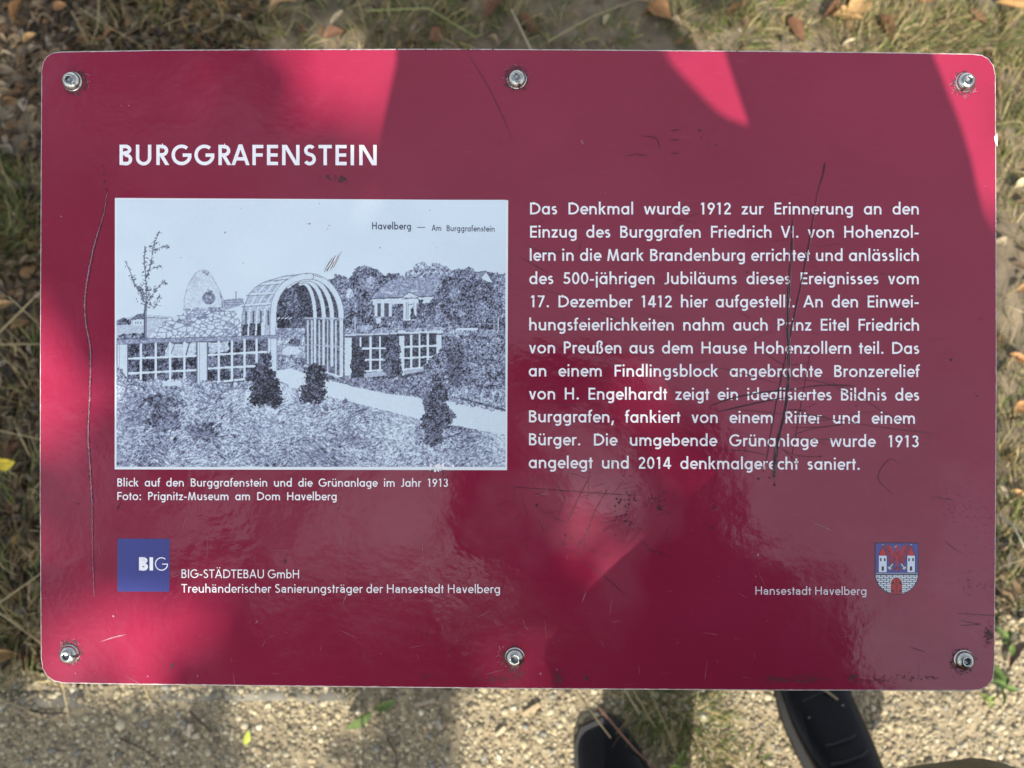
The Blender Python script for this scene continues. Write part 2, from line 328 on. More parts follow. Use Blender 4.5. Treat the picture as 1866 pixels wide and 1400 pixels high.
ORANGE = (0.29, 0.15, 0.06); TAN = (0.36, 0.24, 0.12); RUST = (0.15, 0.075, 0.042); PALE = (0.45, 0.38, 0.24); YEL = (0.55, 0.42, 0.04); OCHRE = (0.33, 0.205, 0.085)
def one_leaf(px, py, lpx, asp, deg, col, label, curl=0.7, zoff=0.012, group='single fallen leaves lying on the ground'):
    p = gnd(px, py); dep = (p - CAMP).dot(-N); L = lpx * dep / FPX * (1.3 if px > 1400 and py < 110 else 1.05)
    P, F, C = leaves(np.zeros((1, 3)), np.array([L]), np.array([asp]), np.array([R(deg)]), np.array([rng.normal(0, 0.3)]), np.array([curl]), np.array([col]), 9, 5)
    o = link('fallen_leaf', mesh_np('fallen_leaf', P, F, C, True), M['leaf']); o.location = (p.x, p.y, zoff)
    tag(o, label, 'leaf', group); return o
for a in [
    (41, 28, 46, .36, 80, ORANGE, 'slim orange leaf standing out of brown litter beyond the top left corner'),
    (117, 22, 24, .8, 20, ORANGE, 'small rusty orange leaf right of the slim upright leaf in the litter'),
    (62, 78, 26, .7, 40, OCHRE, 'ochre leaf fragment close above the chamfered top left panel corner'),
    (412, 25, 34, .4, -40, ORANGE, 'orange brown leaf slanting down to the right in dark grass behind headline side'),
    (520, 20, 50, .35, 25, TAN, 'curved tan leaf with upturned rim beyond the upper edge, left of middle', 1.4),
    (617, 42, 34, .3, 55, PALE, 'narrow pale straw coloured leaf above the pink lit part of the edge'),
    (612, 72, 36, .6, 20, RUST, 'rust brown leaf touching the upper edge below the narrow pale leaf'),
    (552, 62, 30, .45, -70, RUST, 'small brown upright leaf just left of the rusty leaf at the upper edge'),
    (797, 72, 32, .8, 50, RUST, 'reddish brown leaf at the upper edge in sunlit dry grass'),
    (905, 22, 60, .55, 50, RUST, 'large reddish brown leaf behind the long pale stalk near the middle'),
    (960, 55, 48, .5, -60, RUST, 'dark rust leaf right of the pale stalk above the middle screw'),
    (1105, 44, 24, .45, 60, PALE, 'tiny pale oval leaf on bare soil right of the middle screw'),
    (1170, 10, 42, .5, -15, TAN, 'tan leaf at the top of the view left of the star shaped orange leaf'),
    (1199, 32, 46, .75, -35, ORANGE, 'bright orange pointed leaf beyond the edge between middle and right screw'),
    (1335, 28, 40, .3, 35, ORANGE, 'thin orange leaf on edge at the left border of the sunlit grass'),
    (1537, 42, 40, .75, -10, OCHRE, 'golden tan leaf lying sunlit, lower one of the pair on the grass'),
    (1560, 22, 42, .8, 35, OCHRE, 'golden tan leaf lying sunlit, upper one of the pair on the grass'),
    (1506, 28, 42, .35, 50, RUST, 'red brown curled leaf left beside the pair of golden leaves', 1.3),
    (1677, 6, 36, .8, 0, ORANGE, 'salmon orange leaf cut by the top border of the view'),
    (1607, 64, 40, .4, -75, RUST, 'brown curled upright leaf in sunlit grass below the golden pair', 1.3),
    (1440, 68, 40, .22, -60, RUST, 'thin dark brown curved leaf near the edge where the sunlit grass starts', 1.4),
    (1773, 42, 34, .3, -50, RUST, 'brown narrow leaf in the soil hollow left of the arched leaf'),
    (1843, 26, 54, .4, -15, OCHRE, 'arched golden leaf hump in the far right corner', 1.7),
    (1542, 87, 24, .3, 30, PALE, 'pale cream leaf tip poking over the upper panel edge'),
    (1852, 348, 30, .8, 20, PALE, 'pale cream curled leaf beside the chipped right edge', 1.4),
    (1853, 530, 24, .5, 30, ORANGE, 'small orange leaf beside the right edge at half height'),
    (1848, 660, 36, .45, -30, ORANGE, 'orange brown leaf beside the right edge below half height'),
    (1850, 745, 30, .7, 40, ORANGE, 'round orange leaf in the grass right of the body text end'),
    (1848, 905, 34, .5, -20, OCHRE, 'ochre leaf on straw right of the panel, lower third'),
    (1858, 1137, 26, .7, 20, PALE, 'pale yellow curled leaf on the grass border right of the coat of arms'),
    (1845, 1190, 60, .3, 48, (0.19, 0.13, 0.09), 'long greyish brown leaf lying diagonally at the path border, right'),
    (35, 822, 30, .6, 60, RUST, 'reddish brown leaf right above the yellow leaf at the left border'),
    (12, 838, 22, .6, -20, YEL, 'small bright yellow leaf lobe at the left border of the view', .4, .03),
    (33, 851, 30, .8, 10, YEL, 'bright yellow green leaf by the left edge of the panel', .5, .032),
    (38, 985, 22, .5, 70, OCHRE, 'small ochre leaf in dry grass left of the logo'),
    (20, 560, 30, .5, 20, TAN, 'tan crumpled leaf in the litter left of the postcard picture', 1.3),
    (22, 1195, 44, .5, 10, OCHRE, 'large ochre leaf under dry stalks near the lower left corner', 1.2),
    (48, 600, 34, .45, 25, (0.2, 0.12, 0.06), 'brown leaf under crossing straws left of the postcard picture', 1.2),
]: one_leaf(*a)
o = one_leaf(455, 1342, 24, .5, 80, (0.5, 0.55, 0.10), 'small lemon yellow leaf lying alone on the gravel path', .3, .012, None)

# ---- long dry stalks
def tube(path, rad, seg=6, cap=True):
    n = len(path); Vs, Fs = [], []
    for i in range(n):
        d = (path[min(i + 1, n - 1)] - path[max(i - 1, 0)]).normalized()
        a = d.orthogonal().normalized() if i == 0 else (a - d * a.dot(d)).normalized()
        b = d.cross(a)
        for k in range(seg):
            t = 2 * math.pi * k / seg; Vs.append(path[i] + (a * math.cos(t) + b * math.sin(t)) * rad[i])
    for i in range(n - 1):
        for k in range(seg):
            Fs.append((i * seg + k, i * seg + (k + 1) % seg, (i + 1) * seg + (k + 1) % seg, (i + 1) * seg + k))
    return Vs, Fs
def stalk(pts, zs, r, col, label):
    path = []
    for i in range(len(pts) - 1):
        for k in range(5):
            t = k / 5; px = pts[i][0] * (1 - t) + pts[i + 1][0] * t; py = pts[i][1] * (1 - t) + pts[i + 1][1] * t
            path.append(gnd(px, py, zs[i] * (1 - t) + zs[i + 1] * t))
    path.append(gnd(*pts[-1], zs[-1]))
    o0 = path[0].copy(); path = [p - o0 for p in path]
    Vs, Fs = tube(path, [r * (1 - 0.5 * i / len(path)) for i in range(len(path))], 5)
    o = link('dry_stalk', mesh_np('dry_stalk', np.array([v[:] for v in Vs]), np.array(Fs), np.array([col] * len(Vs)), True), M['grass']); o.location = o0
    tag(o, label, 'stalk', 'dry grass stalks around the panel')
SC = (0.30, 0.24, 0.13)
for a in [
    ([(972, 100), (932, 17)], (.03, .10), .0022, (.30, .27, .19), 'thick pale stalk rising past the upper edge above the middle screw'),
    ([(-10, 615), (80, 525)], (.05, .09), .0019, SC, 'straight stalk rising to the right left of the postcard picture'),
    ([(-10, 628), (78, 627)], (.06, .06), .0014, SC, 'level pair of straws left of the postcard fence'),
    ([(15, 540), (70, 590)], (.05, .05), .0013, SC, 'short stalk crossing the straight rising one, left'),
    ([(-10, 783), (80, 802)], (.05, .06), .0012, SC, 'thin straw sloping down to the panel above the yellow leaf'),
    ([(-10, 1105), (75, 1045)], (.04, .08), .0014, SC, 'stalk rising right towards the logo height at the left border'),
    ([(-10, 1110), (85, 1180)], (.06, .03), .0014, SC, 'stalk sloping down right into dry grass near lower left screw'),
    ([(5, 1275), (95, 1315)], (.02, .01), .0013, SC, 'bent stalk lying across the kerb end, lower left'),
    ([(112, 1240), (122, 1290), (132, 1345)], (.05, .03, .005), .0012, SC, 'thin stalk hanging straight down from the panel onto the path, left'),
    ([(262, 1250), (285, 1310)], (.05, .01), .0011, SC, 'fine short stalk hanging below the panel left of the yellow leaf'),
    ([(658, 1250), (661, 1400)], (.05, .01), .0010, (.06, .05, .03), 'hair thin dark straight stalk below the panel middle left'),
    ([(1135, 1250), (1165, 1302)], (.10, .12), .0019, SC, 'stout cut straw over the dark leg shadow, leftmost'),
    ([(1150, 1250), (1178, 1300), (1195, 1327)], (.09, .10, .10), .0017, (.22, .18, .09), 'second straw over the leg shadow right of the stout one'),
    ([(1180, 1250), (1215, 1330), (1240, 1385)], (.06, .08, .06), .0014, (.22, .18, .09), 'long straw over the leg shadow ending at the green sprig'),
    ([(1050, 1260), (1085, 1308), (1113, 1345)], (.03, .06, .08), .0015, SC, 'straw crossing the toe of the left shoe'),
    ([(1092, 1290), (1130, 1335), (1160, 1370), (1200, 1405)], (.04, .06, .04, .02), .0021, (.20, .10, .07), 'reddish knotty stalk lying beside the left shoe'),
    ([(1500, 1255), (1575, 1312)], (.06, .03), .0019, (.26, .21, .12), 'stalk along the outer side of the right shoe'),
    ([(1525, 1285), (1590, 1265)], (.02, .05), .0011, SC, 'thin stalk branching off beside the right shoe'),
    ([(1620, 1250), (1695, 1298)], (.02, .01), .0011, (.14, .09, .05), 'thin brown twig on sunlit gravel right of the shoe'),
    ([(1570, 1317), (1700, 1314)], (.006, .006), .0009, (.10, .08, .05), 'hair thin level straw on sunlit gravel beside the right shoe'),
    ([(1820, 938), (1848, 960), (1868, 1000)], (.05, .10, .05), .0020, (.40, .36, .26), 'arched pale blade beside the right edge, lower half'),
    ([(1820, 545), (1868, 520)], (.04, .06), .0017, SC, 'straw rising right off the right edge, upper of a crossing pair'),
    ([(1820, 552), (1868, 570)], (.05, .04), .0017, SC, 'straw sloping down right off the right edge, lower of a crossing pair'),
    ([(1818, 1035), (1868, 1018)], (.05, .06), .0016, SC, 'straw rising right beside the coat of arms height'),
    ([(130, 20), (162, 80)], (.04, .03), .0013, SC, 'straight stalk slanting down to the upper edge, left of the forked one'),
    ([(180, 0), (178, 50), (165, 82)], (.05, .03, .02), .0013, SC, 'bent stalk meeting another at the upper edge near the left screw'),
    ([(145, 15), (200, 50), (260, 85)], (.05, .05, .03), .0010, SC, 'long fine straw falling right through the shaded grass'),
    ([(660, 20), (780, 15), (830, 45), (870, 70)], (.03, .06, .05, .02), .0016, (.22, .23, .09), 'arched greenish blade beyond the upper edge in the sun patch'),
    ([(1000, 75), (1080, 30), (1160, 0)], (.03, .05, .05), .0012, SC, 'fine straw rising right beyond the middle screw'),
    ([(215, 1345), (270, 1370), (300, 1400)], (.006, .006, .006), .0012, (.05, .04, .03), 'dark thin twig lying on shaded gravel, lower left'),
    ([(40, 1293), (80, 1300), (122, 1300)], (.01, .01, .01), .0022, (.035, .03, .025), 'black bent twig lying just below the kerb, lower left'),
    ([(345, 1295), (385, 1335)], (.008, .008), .0016, (.05, .04, .03), 'dark straight twig on the gravel left of the yellow leaf'),
    ([(705, 1345), (722, 1375), (722, 1400)], (.008, .008, .008), .0016, (.05, .04, .035), 'dark hooked twig on the gravel below the middle of the panel'),
]: stalk(*a)
# light wood chips on the path
def chip(px, py, l, w_, deg, col, label):
    p = gnd(px, py, 0.01); dep = (p - CAMP).dot(-N); L = l * dep / FPX; W = w_ * dep / FPX
    bm = bmesh.new(); box_bm(bm, (0, 0, 0), (L, W, 0.006), R(deg), 0.0012)
    bmesh.ops.bevel(bm, geom=bm.edges[:], offset=0.0012, segments=1, affect='EDGES')
    o = link('wood_chip', from_bm('wood_chip', bm), mat('chip_wood', col, 0.8, var=0.3, vscale=200)); o.location = p
    tag(o, label, 'wood chip', 'pale chips on the gravel')
chip(345, 1331, 22, 9, 82, (.40, .33, .23), 'upright pale chip on the gravel left of the yellow leaf')
chip(357, 1342, 12, 9, 20, (.40, .33, .23), 'small squarish pale chip at the foot of the upright chip')
chip(912, 1333, 24, 8, 38, (.42, .34, .22), 'sunlit pale chip pointing up right below the middle screw')
chip(968, 1292, 36, 7, 30, (.36, .27, .15), 'long sunlit sliver of wood close below the panel edge')
chip(775, 1280, 40, 8, 15, (.26, .21, .14), 'long pale sliver in half shade below the panel middle')
chip(800, 1320, 18, 10, -60, (.30, .26, .2), 'angular pale chip in the shaded patch below the panel middle')

# ---- small weeds
def weed(px, py, n, size, col, label):
    p = gnd(px, py); root = empty('weed', p); tag(root, label, 'weed')
    a = np.linspace(0, 6.28, n, endpoint=False) + rng.uniform(0, 1, n)
    for i in range(n):
        L = size * rng.uniform(.7, 1.2)
        P, F, C = leaves(np.array([[math.cos(a[i]) * L * .55, math.sin(a[i]) * L * .55, 0.012 + 0.01 * (i % 3)]]), np.array([L]), np.array([.5]), np.array([a[i]]), np.array([rng.normal(0, .4)]), np.array([.5]), np.array([col]), 7, 5)
        link('leaf', mesh_np('weed_leaf', P, F, C, True), M['leaf'], root, Matrix.Translation(p))
    Vs, Fs = tube([Vector((0, 0, 0)), Vector((0.001, 0, .012)), Vector((0, 0.002, .026))], [.0014, .0012, .0008], 5)
    link('stem', mesh_np('weed_stem', np.array([v[:] for v in Vs]), np.array(Fs), np.array([col] * len(Vs)), True), M['grass'], root, Matrix.Translation(p))
weed(1813, 1248, 5, .030, (0.09, 0.14, 0.035), 'green broad leaved weed at the lower right panel corner')
weed(1822, 1170, 3, .026, (0.11, 0.16, 0.04), 'small green weed close beside the right edge above the corner')
weed(1232, 1388, 5, .020, (0.20, 0.27, 0.06), 'light green sprig between the two shoes')
weed(1790, 1275, 4, .016, (0.22, 0.28, 0.07), 'yellow green sprig below the lower right panel corner')
weed(684, 1290, 2, .040, (0.12, 0.17, 0.05), 'single green grass shoot below the panel middle left')

# ---------------------------------------------------------------- the sign
sign = empty('information_sign', (0, 0, 0))
tag(sign, 'crimson information panel with white German text, old postcard picture and six screws', 'sign')
TOPPTS = [(74, 130), (77, 112), (84, 102), (95, 95), (112, 93), (300, 90), (550, 88.5), (850, 88), (1150, 90), (1400, 92), (1650, 95), (1772, 97)]
OUT = TOPPTS + [(1790, 99), (1803, 106), (1812, 119), (1816, 138), (1817, 400), (1817.5, 700), (1816, 950), (1814, 1190), (1813, 1226), (1809, 1241), (1800, 1252), (1788, 1258), (1770, 1260),
    (1400, 1259.5), (1100, 1257.5), (940, 1256.5), (700, 1254), (400, 1250.5), (200, 1248), (115, 1246.5), (98, 1243), (85, 1234), (76, 1220), (73, 1200), (71, 900), (71.5, 600), (73, 300)]
def inset(poly, d):
    n = len(poly); res = []
    for i in range(n):
        p0, p1, p2 = (Vector(poly[(i + k) % n]) for k in (-1, 0, 1))
        e1 = (p1 - p0).normalized(); e2 = (p2 - p1).normalized()
        n1 = Vector((-e1.y, e1.x)); n2 = Vector((-e2.y, e2.x)); m = (n1 + n2).normalized(); k = d / max(0.3, m.dot(n1))
        res.append(tuple(p1 + m * k))
    return res
def ring(bm, poly, z): return [bm.verts.new((*uv(*p), z)) for p in poly]
bm = bmesh.new()
f = bm.faces.new(ring(bm, inset(OUT, 2.6), 0.0)); f.normal_update()
if f.normal.z < 0: f.normal_flip()
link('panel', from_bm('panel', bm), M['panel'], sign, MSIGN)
bm = bmesh.new()
dense = []
for i in range(len(OUT)):
    a, b = Vector(OUT[i]), Vector(OUT[(i + 1) % len(OUT)]); k = max(1, int((b - a).length / 7))
    dense += [tuple(a.lerp(b, j / k)) for j in range(k)]
inn = inset(dense, 2.6)
inn = [(x + random.gauss(0, .45), y + random.gauss(0, .45)) for x, y in inn]
r0, r1, r2 = ring(bm, inset(dense, 3.4), -0.00012), ring(bm, dense, -0.0009), ring(bm, dense, -0.0042)
rr = ring(bm, inn, 0.00003)
n = len(dense)
for i in range(n):
    j = (i + 1) % n
    bm.faces.new((rr[i], rr[j], r1[j], r1[i])); bm.faces.new((r1[i], r1[j], r2[j], r2[i])); bm.faces.new((rr[i], r0[i], r0[j], rr[j]))
bmesh.ops.recalc_face_normals(bm, faces=bm.faces[:])
link('panel_edge', from_bm('panel_edge', bm), M['edge'], sign, MSIGN)
bm = bmesh.new(); f = bm.faces.new(ring(bm, inset(OUT, 0.5), -0.0041)); f.normal_update()
if f.normal.z > 0: f.normal_flip()
link('back_plate', from_bm('back_plate', bm), M['back'], sign, MSIGN)
for sx in (-1, 1):          # the stand below, hidden by the panel
    bm = bmesh.new(); box_bm(bm, (sx * .2, 0, .4195), (.05, .05, .826)); bmesh.ops.bevel(bm, geom=bm.edges[:], offset=.004, segments=2, affect='EDGES')
    link('post', from_bm('post', bm, True), M['steel'], sign)
bm = bmesh.new(); box_bm(bm, (0, 0, -.0125), (.52, .30, .016)); bmesh.ops.bevel(bm, geom=bm.edges[:], offset=.003, segments=2, affect='EDGES')
link('frame', from_bm('frame', bm, True), M['steel'], sign, MSIGN)

# ---- chipped spot on the right edge
def blob(poly, z, name, m, par=None):
    bm = bmesh.new(); f = bm.faces.new(ring(bm, poly, z)); f.normal_update()
    if f.normal.z < 0: f.normal_flip()
    return link(name, from_bm(name, bm), M[m] if isinstance(m, str) else m, par or sign, MSIGN)
blob([(1816.5, 243), (1811, 250), (1812, 258), (1814, 263), (1817, 268), (1817.5, 255)], .0003, 'edge_chip', mat('bare_core', (.55, .58, .66), .5, var=.3, vscale=500))

# ---- screws
def screw(px, py, i):
    bm = bmesh.new(); K = 36
    prof = [(.0062, -.0003), (.0063, .0003), (.0061, .0007), (.0057, .0009), (.0056, .0013), (.0054, .0022), (.0048, .0032), (.0039, .0041), (.0030, .0046), (.0026, .0047), (.0024, .0044)]
    rot = i * .7; rings = []
    for (r, z) in prof: rings.append([bm.verts.new((r * math.cos(2 * math.pi * k / K), r * math.sin(2 * math.pi * k / K), z)) for k in range(K)])
    for a, b in zip(rings, rings[1:]):
        for k in range(K): bm.faces.new((a[k], a[(k + 1) % K], b[(k + 1) % K], b[k]))
    def hexr(t, r):
        t = (t - rot) % (math.pi / 3) - math.pi / 6; return r * math.cos(math.pi / 6) / math.cos(t)
    hx = [bm.verts.new((hexr(2 * math.pi * k / K, .00235) * math.cos(2 * math.pi * k / K), hexr(2 * math.pi * k / K, .00235) * math.sin(2 * math.pi * k / K), .0043)) for k in range(K)]
    for k in range(K): bm.faces.new((rings[-1][k], rings[-1][(k + 1) % K], hx[(k + 1) % K], hx[k]))
    me = from_bm('screw', bm, True)
    mw = MSIGN @ Matrix.Translation((*uv(px, py), 0)) @ Matrix.Rotation((.03, -.06, .05, -.04, .07, -.05)[i], 4, 'XYXYXY'[i])
    s = link('screw', me, M['screw'], sign, mw)
    bm = bmesh.new(); a = [bm.verts.new((v[0], v[1], .00431)) for v in [(hexr(2 * math.pi * k / K, .00236) * math.cos(2 * math.pi * k / K), hexr(2 * math.pi * k / K, .00236) * math.sin(2 * math.pi * k / K)) for k in range(K)]]
    b = [bm.verts.new((v.co.x * .96, v.co.y * .96, .0024)) for v in a]; c = bm.verts.new((0, 0, .0019))
    for k in range(K):
        bm.faces.new((a[k], a[(k + 1) % K], b[(k + 1) % K], b[k])); bm.faces.new((b[k], b[(k + 1) % K], c))
    link('socket', from_bm('socket', bm), M['socket'], s, mw)
SCREWS = [(132, 149), (942, 145), (1758, 150), (127, 1192), (938, 1197), (1756, 1202)]
for i, (x, y) in enumerate(SCREWS): screw(x, y, i)

# ---- lettering: a geometric stroke alphabet, capitals one unit high
def arc(cx, cy, rx, ry, a0, a1, n=None):
    n = n or max(6, int(abs(a1 - a0) / 11))
    return [(cx + rx * math.cos(R(a0 + (a1 - a0) * i / n)), cy + ry * math.sin(R(a0 + (a1 - a0) * i / n))) for i in range(n + 1)]
def glyphs(W, X=.70, AS=1.08, DE=-.29, twostory=False, nar=1.0):
    h = W / 2; G = {}
    def L(*p): return ('s', list(p))
    def S(pts): return ('s', pts)
    def D(x0, y0, x1, y1, k=1.0):   # slanted bar cut level at both ends
        dx, dy = x1 - x0, y1 - y0; hw = h * k * math.hypot(dx, dy) / max(abs(dy), .05); return ('q', [(x0 - hw, y0), (x0 + hw, y0), (x1 + hw, y1), (x1 - hw, y1)])
    def dot(x, y, r): return ('q', arc(x, y, r, r, 0, 345, 14))
    rx = .25; ry = X / 2 - h + .012; yc = X / 2; cx = h + rx; st = h + 2 * rx; dr = h * 1.22
    bowl = S(arc(cx, yc, rx, ry, 0, 360, 36)); wb = st + h
    def add(c, w_, lb, rb, *strokes): G[c] = (w_, lb, rb, strokes)
    st_l, ro = .085, .055
    add('o', 2 * (rx + .025) + W, ro, ro, S(arc(cx + .025, yc, rx + .025, ry, 0, 360, 36)))
    if twostory:
        add('a', .56, .05, st_l, S([(.09, X - .13)] + arc(.27, X - h - .17, .21, .17, 150, 0) + [(.48, 0)]), S([(.48, .40)] + arc(.27, .235, .19, .165, 90, 270)[1:] + [(.36, .09), (.48, .2)]))
    else: add('a', wb, ro, st_l, bowl, L((st, 0), (st, X)))
    add('b', wb, st_l, ro, S(arc(cx, yc, rx, ry, 0, 360, 36)), L((h, 0), (h, AS)))
    add('d', wb, ro, st_l, bowl, L((st, 0), (st, AS)))
    add('p', wb, st_l, ro, bowl, L((h, DE), (h, X))); add('q', wb, ro, st_l, bowl, L((st, DE), (st, X)))
    add('g', wb, ro, st_l, bowl, S([(st, X)] + [(st, .0)] + arc(st - .215, DE + h + .17, .215, .17, 0, -140)))
    add('c', .52, ro, .03, S(arc(cx + .01, yc, rx + .01, ry, 48, 312)))
    add('e', .60, ro, .05, S([(h * .9, yc - .005), (2 * rx + h, yc - .005)] + arc(cx, yc, rx, ry, 3, 318)[1:]))
    def arch(x0, r): return [(x0, 0)] + [(x0, X - h - r)] + arc(x0 + r, X - h - r, r, r + .01, 180, 0) + [(x0 + 2 * r, 0)]
    r = .225
    add('n', 2 * r + W, st_l, st_l, L((h, 0), (h, X)), S([(h, X - h - r - .05)] + arch(h, r)[1:]))
    add('h', 2 * r + W, st_l, st_l, L((h, 0), (h, AS)), S([(h, X - h - r - .05)] + arch(h, r)[1:]))
    add('u', 2 * r + W, st_l, st_l, L((h + 2 * r, 0), (h + 2 * r, X)), S([(h, X), (h, h + r)] + arc(h + r, h + r, r, r + .01, 180, 360)))
    m = .205
    add('m', 4 * m + W, st_l, st_l, L((h, 0), (h, X)), S([(h, X - h - m - .05)] + arch(h, m)[1:]), S([(h + 2 * m, X - h - m - .05)] + arch(h + 2 * m, m)[1:]))
    add('r', .37, st_l, .01, L((h, 0), (h, X)), S([(h, X - .28)] + arc(h + .19, X - h - .17, .19, .175, 178, 62)))
    add('i', W, st_l, st_l, L((h, 0), (h, X)), dot(h, X + .25, dr)); add('l', W, st_l, st_l, L((h, 0), (h, AS)))
    add('j', W, st_l, st_l, L((h, DE), (h, X)), dot(h, X + .25, dr))
    add('k', .60, st_l, .01, L((h, 0), (h, AS)), D(.15, .36, .46, X), D(.49, 0, .23, .44))
    add('t', .34, .03, .03, L((.17, 0), (.17, .92)), L((0, X - h), (.34, X - h)))
    add('f', .36, .03, .01, S([(.15, 0), (.15, AS - h - .14)] + arc(.15 + .15, AS - h - .14, .15, .14, 180, 65)), L((0, X - h), (.32, X - h)))
    add('s', .46, .05, .05, S(arc(.235, X - h - .125, .145, .128, 40, 250)[:-1] + arc(.225, h + .145, .155, .15, 75, -140)))
    add('v', .62, .02, .02, D(.10, X, .31, 0), D(.52, X, .31, 0)); add('w', .98, .02, .02, D(.09, X, .27, 0), D(.49, X, .27, 0, .85), D(.49, X, .71, 0, .85), D(.89, X, .71, 0))
    add('x', .6, .02, .02, D(.1, X, .5, 0), D(.5, X, .1, 0)); add('y', .62, .02, .02, D(.10, X, .31, 0), D(.52, X, .2, DE))
    add('z', .52, .04, .04, L((.02, X - h), (.50, X - h)), L((.01, h), (.51, h)), D(.42, X - W * .6, .10, W * .6))
    sz = [(h, 0), (h, AS - h - .2)] + arc(h + .17, AS - h - .19, .17, .2, 180, 0) + arc(h + .13, .72, .21, .13, 10, -60)[2:]
    add('ß', .56, st_l, .05, S([(h, 0), (h, AS - h - .17)] + arc(h + .17, AS - h - .17, .17, .18, 180, -70)), S(arc(h + .18, .30, .2, .27, 85, -110)), L((h - .13, X - h), (h, X - h)))
    for c, b in (('ä', 'a'), ('ö', 'o'), ('ü', 'u')):
        w_, lb, rb, s_ = G[b]; G[c] = (w_, lb, rb, tuple(s_) + (dot(w_ / 2 - .14, X + .22, dr * .9), dot(w_ / 2 + .14, X + .22, dr * .9)))
    # capitals
    add('A', .90, .01, .01, D(.09, 0, .45, 1.02), D(.81, 0, .45, 1.02), L((.22, .31), (.68, .31)))
    add('B', .62, .11, .05, L((h, 0), (h, 1)), S([(h, 1 - h), (.30, 1 - h)] + arc(.30, .765 - h * .1, .20, .235 - h, 90, -90) + [(h, .535)]), S([(.30, .535)] + arc(.33, .27 + h * .05, .21, .27 - h * .75, 90, -90) + [(h, h)]))
    add('D', .84, .11, .05, L((h, 0), (h, 1)), S([(h, 1 - h), (.28, 1 - h)] + arc(.28, .5, .56 - h, .5 - h, 90, -90) + [(h, h)]))
    add('E', .55, .11, .05, L((h, 0), (h, 1)), L((W, 1 - h), (.55, 1 - h)), L((W, .5), (.53, .5)), L((W, h), (.55, h)))
    add('F', .54, .11, .03, L((h, 0), (h, 1)), L((W, 1 - h), (.54, 1 - h)), L((W, .5), (.51, .5)))
    add('G', .98, .05, .06, S(arc(.5, .5, .5 - h, .51 - h, 50, 357) + [(.97, .47)]), L((.55, .49), (.985, .49)))
    add('H', .74, .11, .11, L((h, 0), (h, 1)), L((.74 - h, 0), (.74 - h, 1)), L((W, .52), (.74 - W, .52)))
    add('I', W, .11, .11, L((h, 0), (h, 1)))
    add('J', .38, .02, .09, S([(.38 - h, 1), (.38 - h, .22)] + arc(.38 - h - .17, .19, .17, .19 - h + .02, 0, -130)))
    add('M', 1.0, .06, .06, D(.09, 0, .22, 1.0), D(.22, 1.0, .5, 0, .9), D(.78, 1.0, .5, 0, .9), D(.91, 0, .78, 1.0))
    add('N', .86, .11, .11, L((h, 0), (h, 1.0)), L((.86 - h, 0), (.86 - h, 1)), D(h + .05, 1.0, .86 - h - .05, 0))
    add('P', .58, .11, .04, L((h, 0), (h, 1)), S([(h, 1 - h), (.28, 1 - h)] + arc(.28, .71, .22, .29 - h, 90, -90) + [(h, .42 + h)]))
    add('R', .64, .11, .02, L((h, 0), (h, 1)), S([(h, 1 - h), (.28, 1 - h)] + arc(.28, .71, .22, .29 - h, 90, -90) + [(h, .42 + h)]), D(.54, 0, .27, .45))
    add('S', .62, .05, .05, S(arc(.31, 1 - h - .185, .20, .195, 35, 255)[:-1] + arc(.30, h + .215, .225, .225, 72, -150)))
    add('T', .66, .03, .03, L((.33, 0), (.33, 1 - W)), L((0, 1 - h), (.66, 1 - h)))
    add('U', .76, .10, .10, S([(h, 1), (h, .38)] + arc(.38, .36, .38 - h, .38 - h, 180, 360) + [(.76 - h, 1)]))
    add('V', .82, .01, .01, D(.09, 1, .41, 0), D(.73, 1, .41, 0))
    w_, lb, rb, s_ = G['A']; G['Ä'] = (w_, lb, rb, tuple(s_) + (dot(.3, 1.2, dr), dot(.6, 1.2, dr)))
    # figures, all of one width
    add('0', .60, .06, .06, S(arc(.30, .5, .30 - h, .51 - h, 0, 360, 36)))
    add('1', .34, .10, .16, L((.30 - h, 0), (.30 - h, 1)), D(.08, .82, .20, 1.0))
    add('2', .56, .07, .07, S(arc(.27, .71, .20, .29 - h, 170, -30) + [(.09, .14)]), L((.03, h), (.56, h)))
    add('3', .56, .07, .07, S(arc(.27, .745, .18, .255 - h, 160, -90)), S(arc(.27, .28, .215, .285 - h, 85, -160)))
    add('4', .66, .03, .04, L((.46, 0), (.46, 1)), L((.02, .26), (.66, .26)), D(.09, .30, .43, 1.0))
    add('5', .58, .06, .07, L((.17, 1 - h), (.53, 1 - h)), D(.12, .52, .19, 1.0), S([(.11, .55)] + arc(.27, .32, .235, .31 - h, 110, -150)))
    add('7', .58, .06, .05, L((.02, 1 - h), (.56, 1 - h)), D(.14, 0, .47, 1 - W))
    add('9', .60, .06, .06, S(arc(.30, .69, .22, .31 - h, 0, 360, 30)), D(.19, 0, .48, .57))
    add('.', W * 1.25, .10, .08, dot(W * .62, W * .62, W * .66)); add(':', W * 1.25, .10, .08, dot(W * .62, W * .62, W * .66), dot(W * .62, X - W * .6, W * .66))
    add(',', .2, .06, .06, D(.06, -.22, .15, .16)); add('-', .34, .06, .06, L((0, .36), (.34, .36))); add('—', 1.0, .1, .1, L((0, .40), (1.0, .40)))
    return G
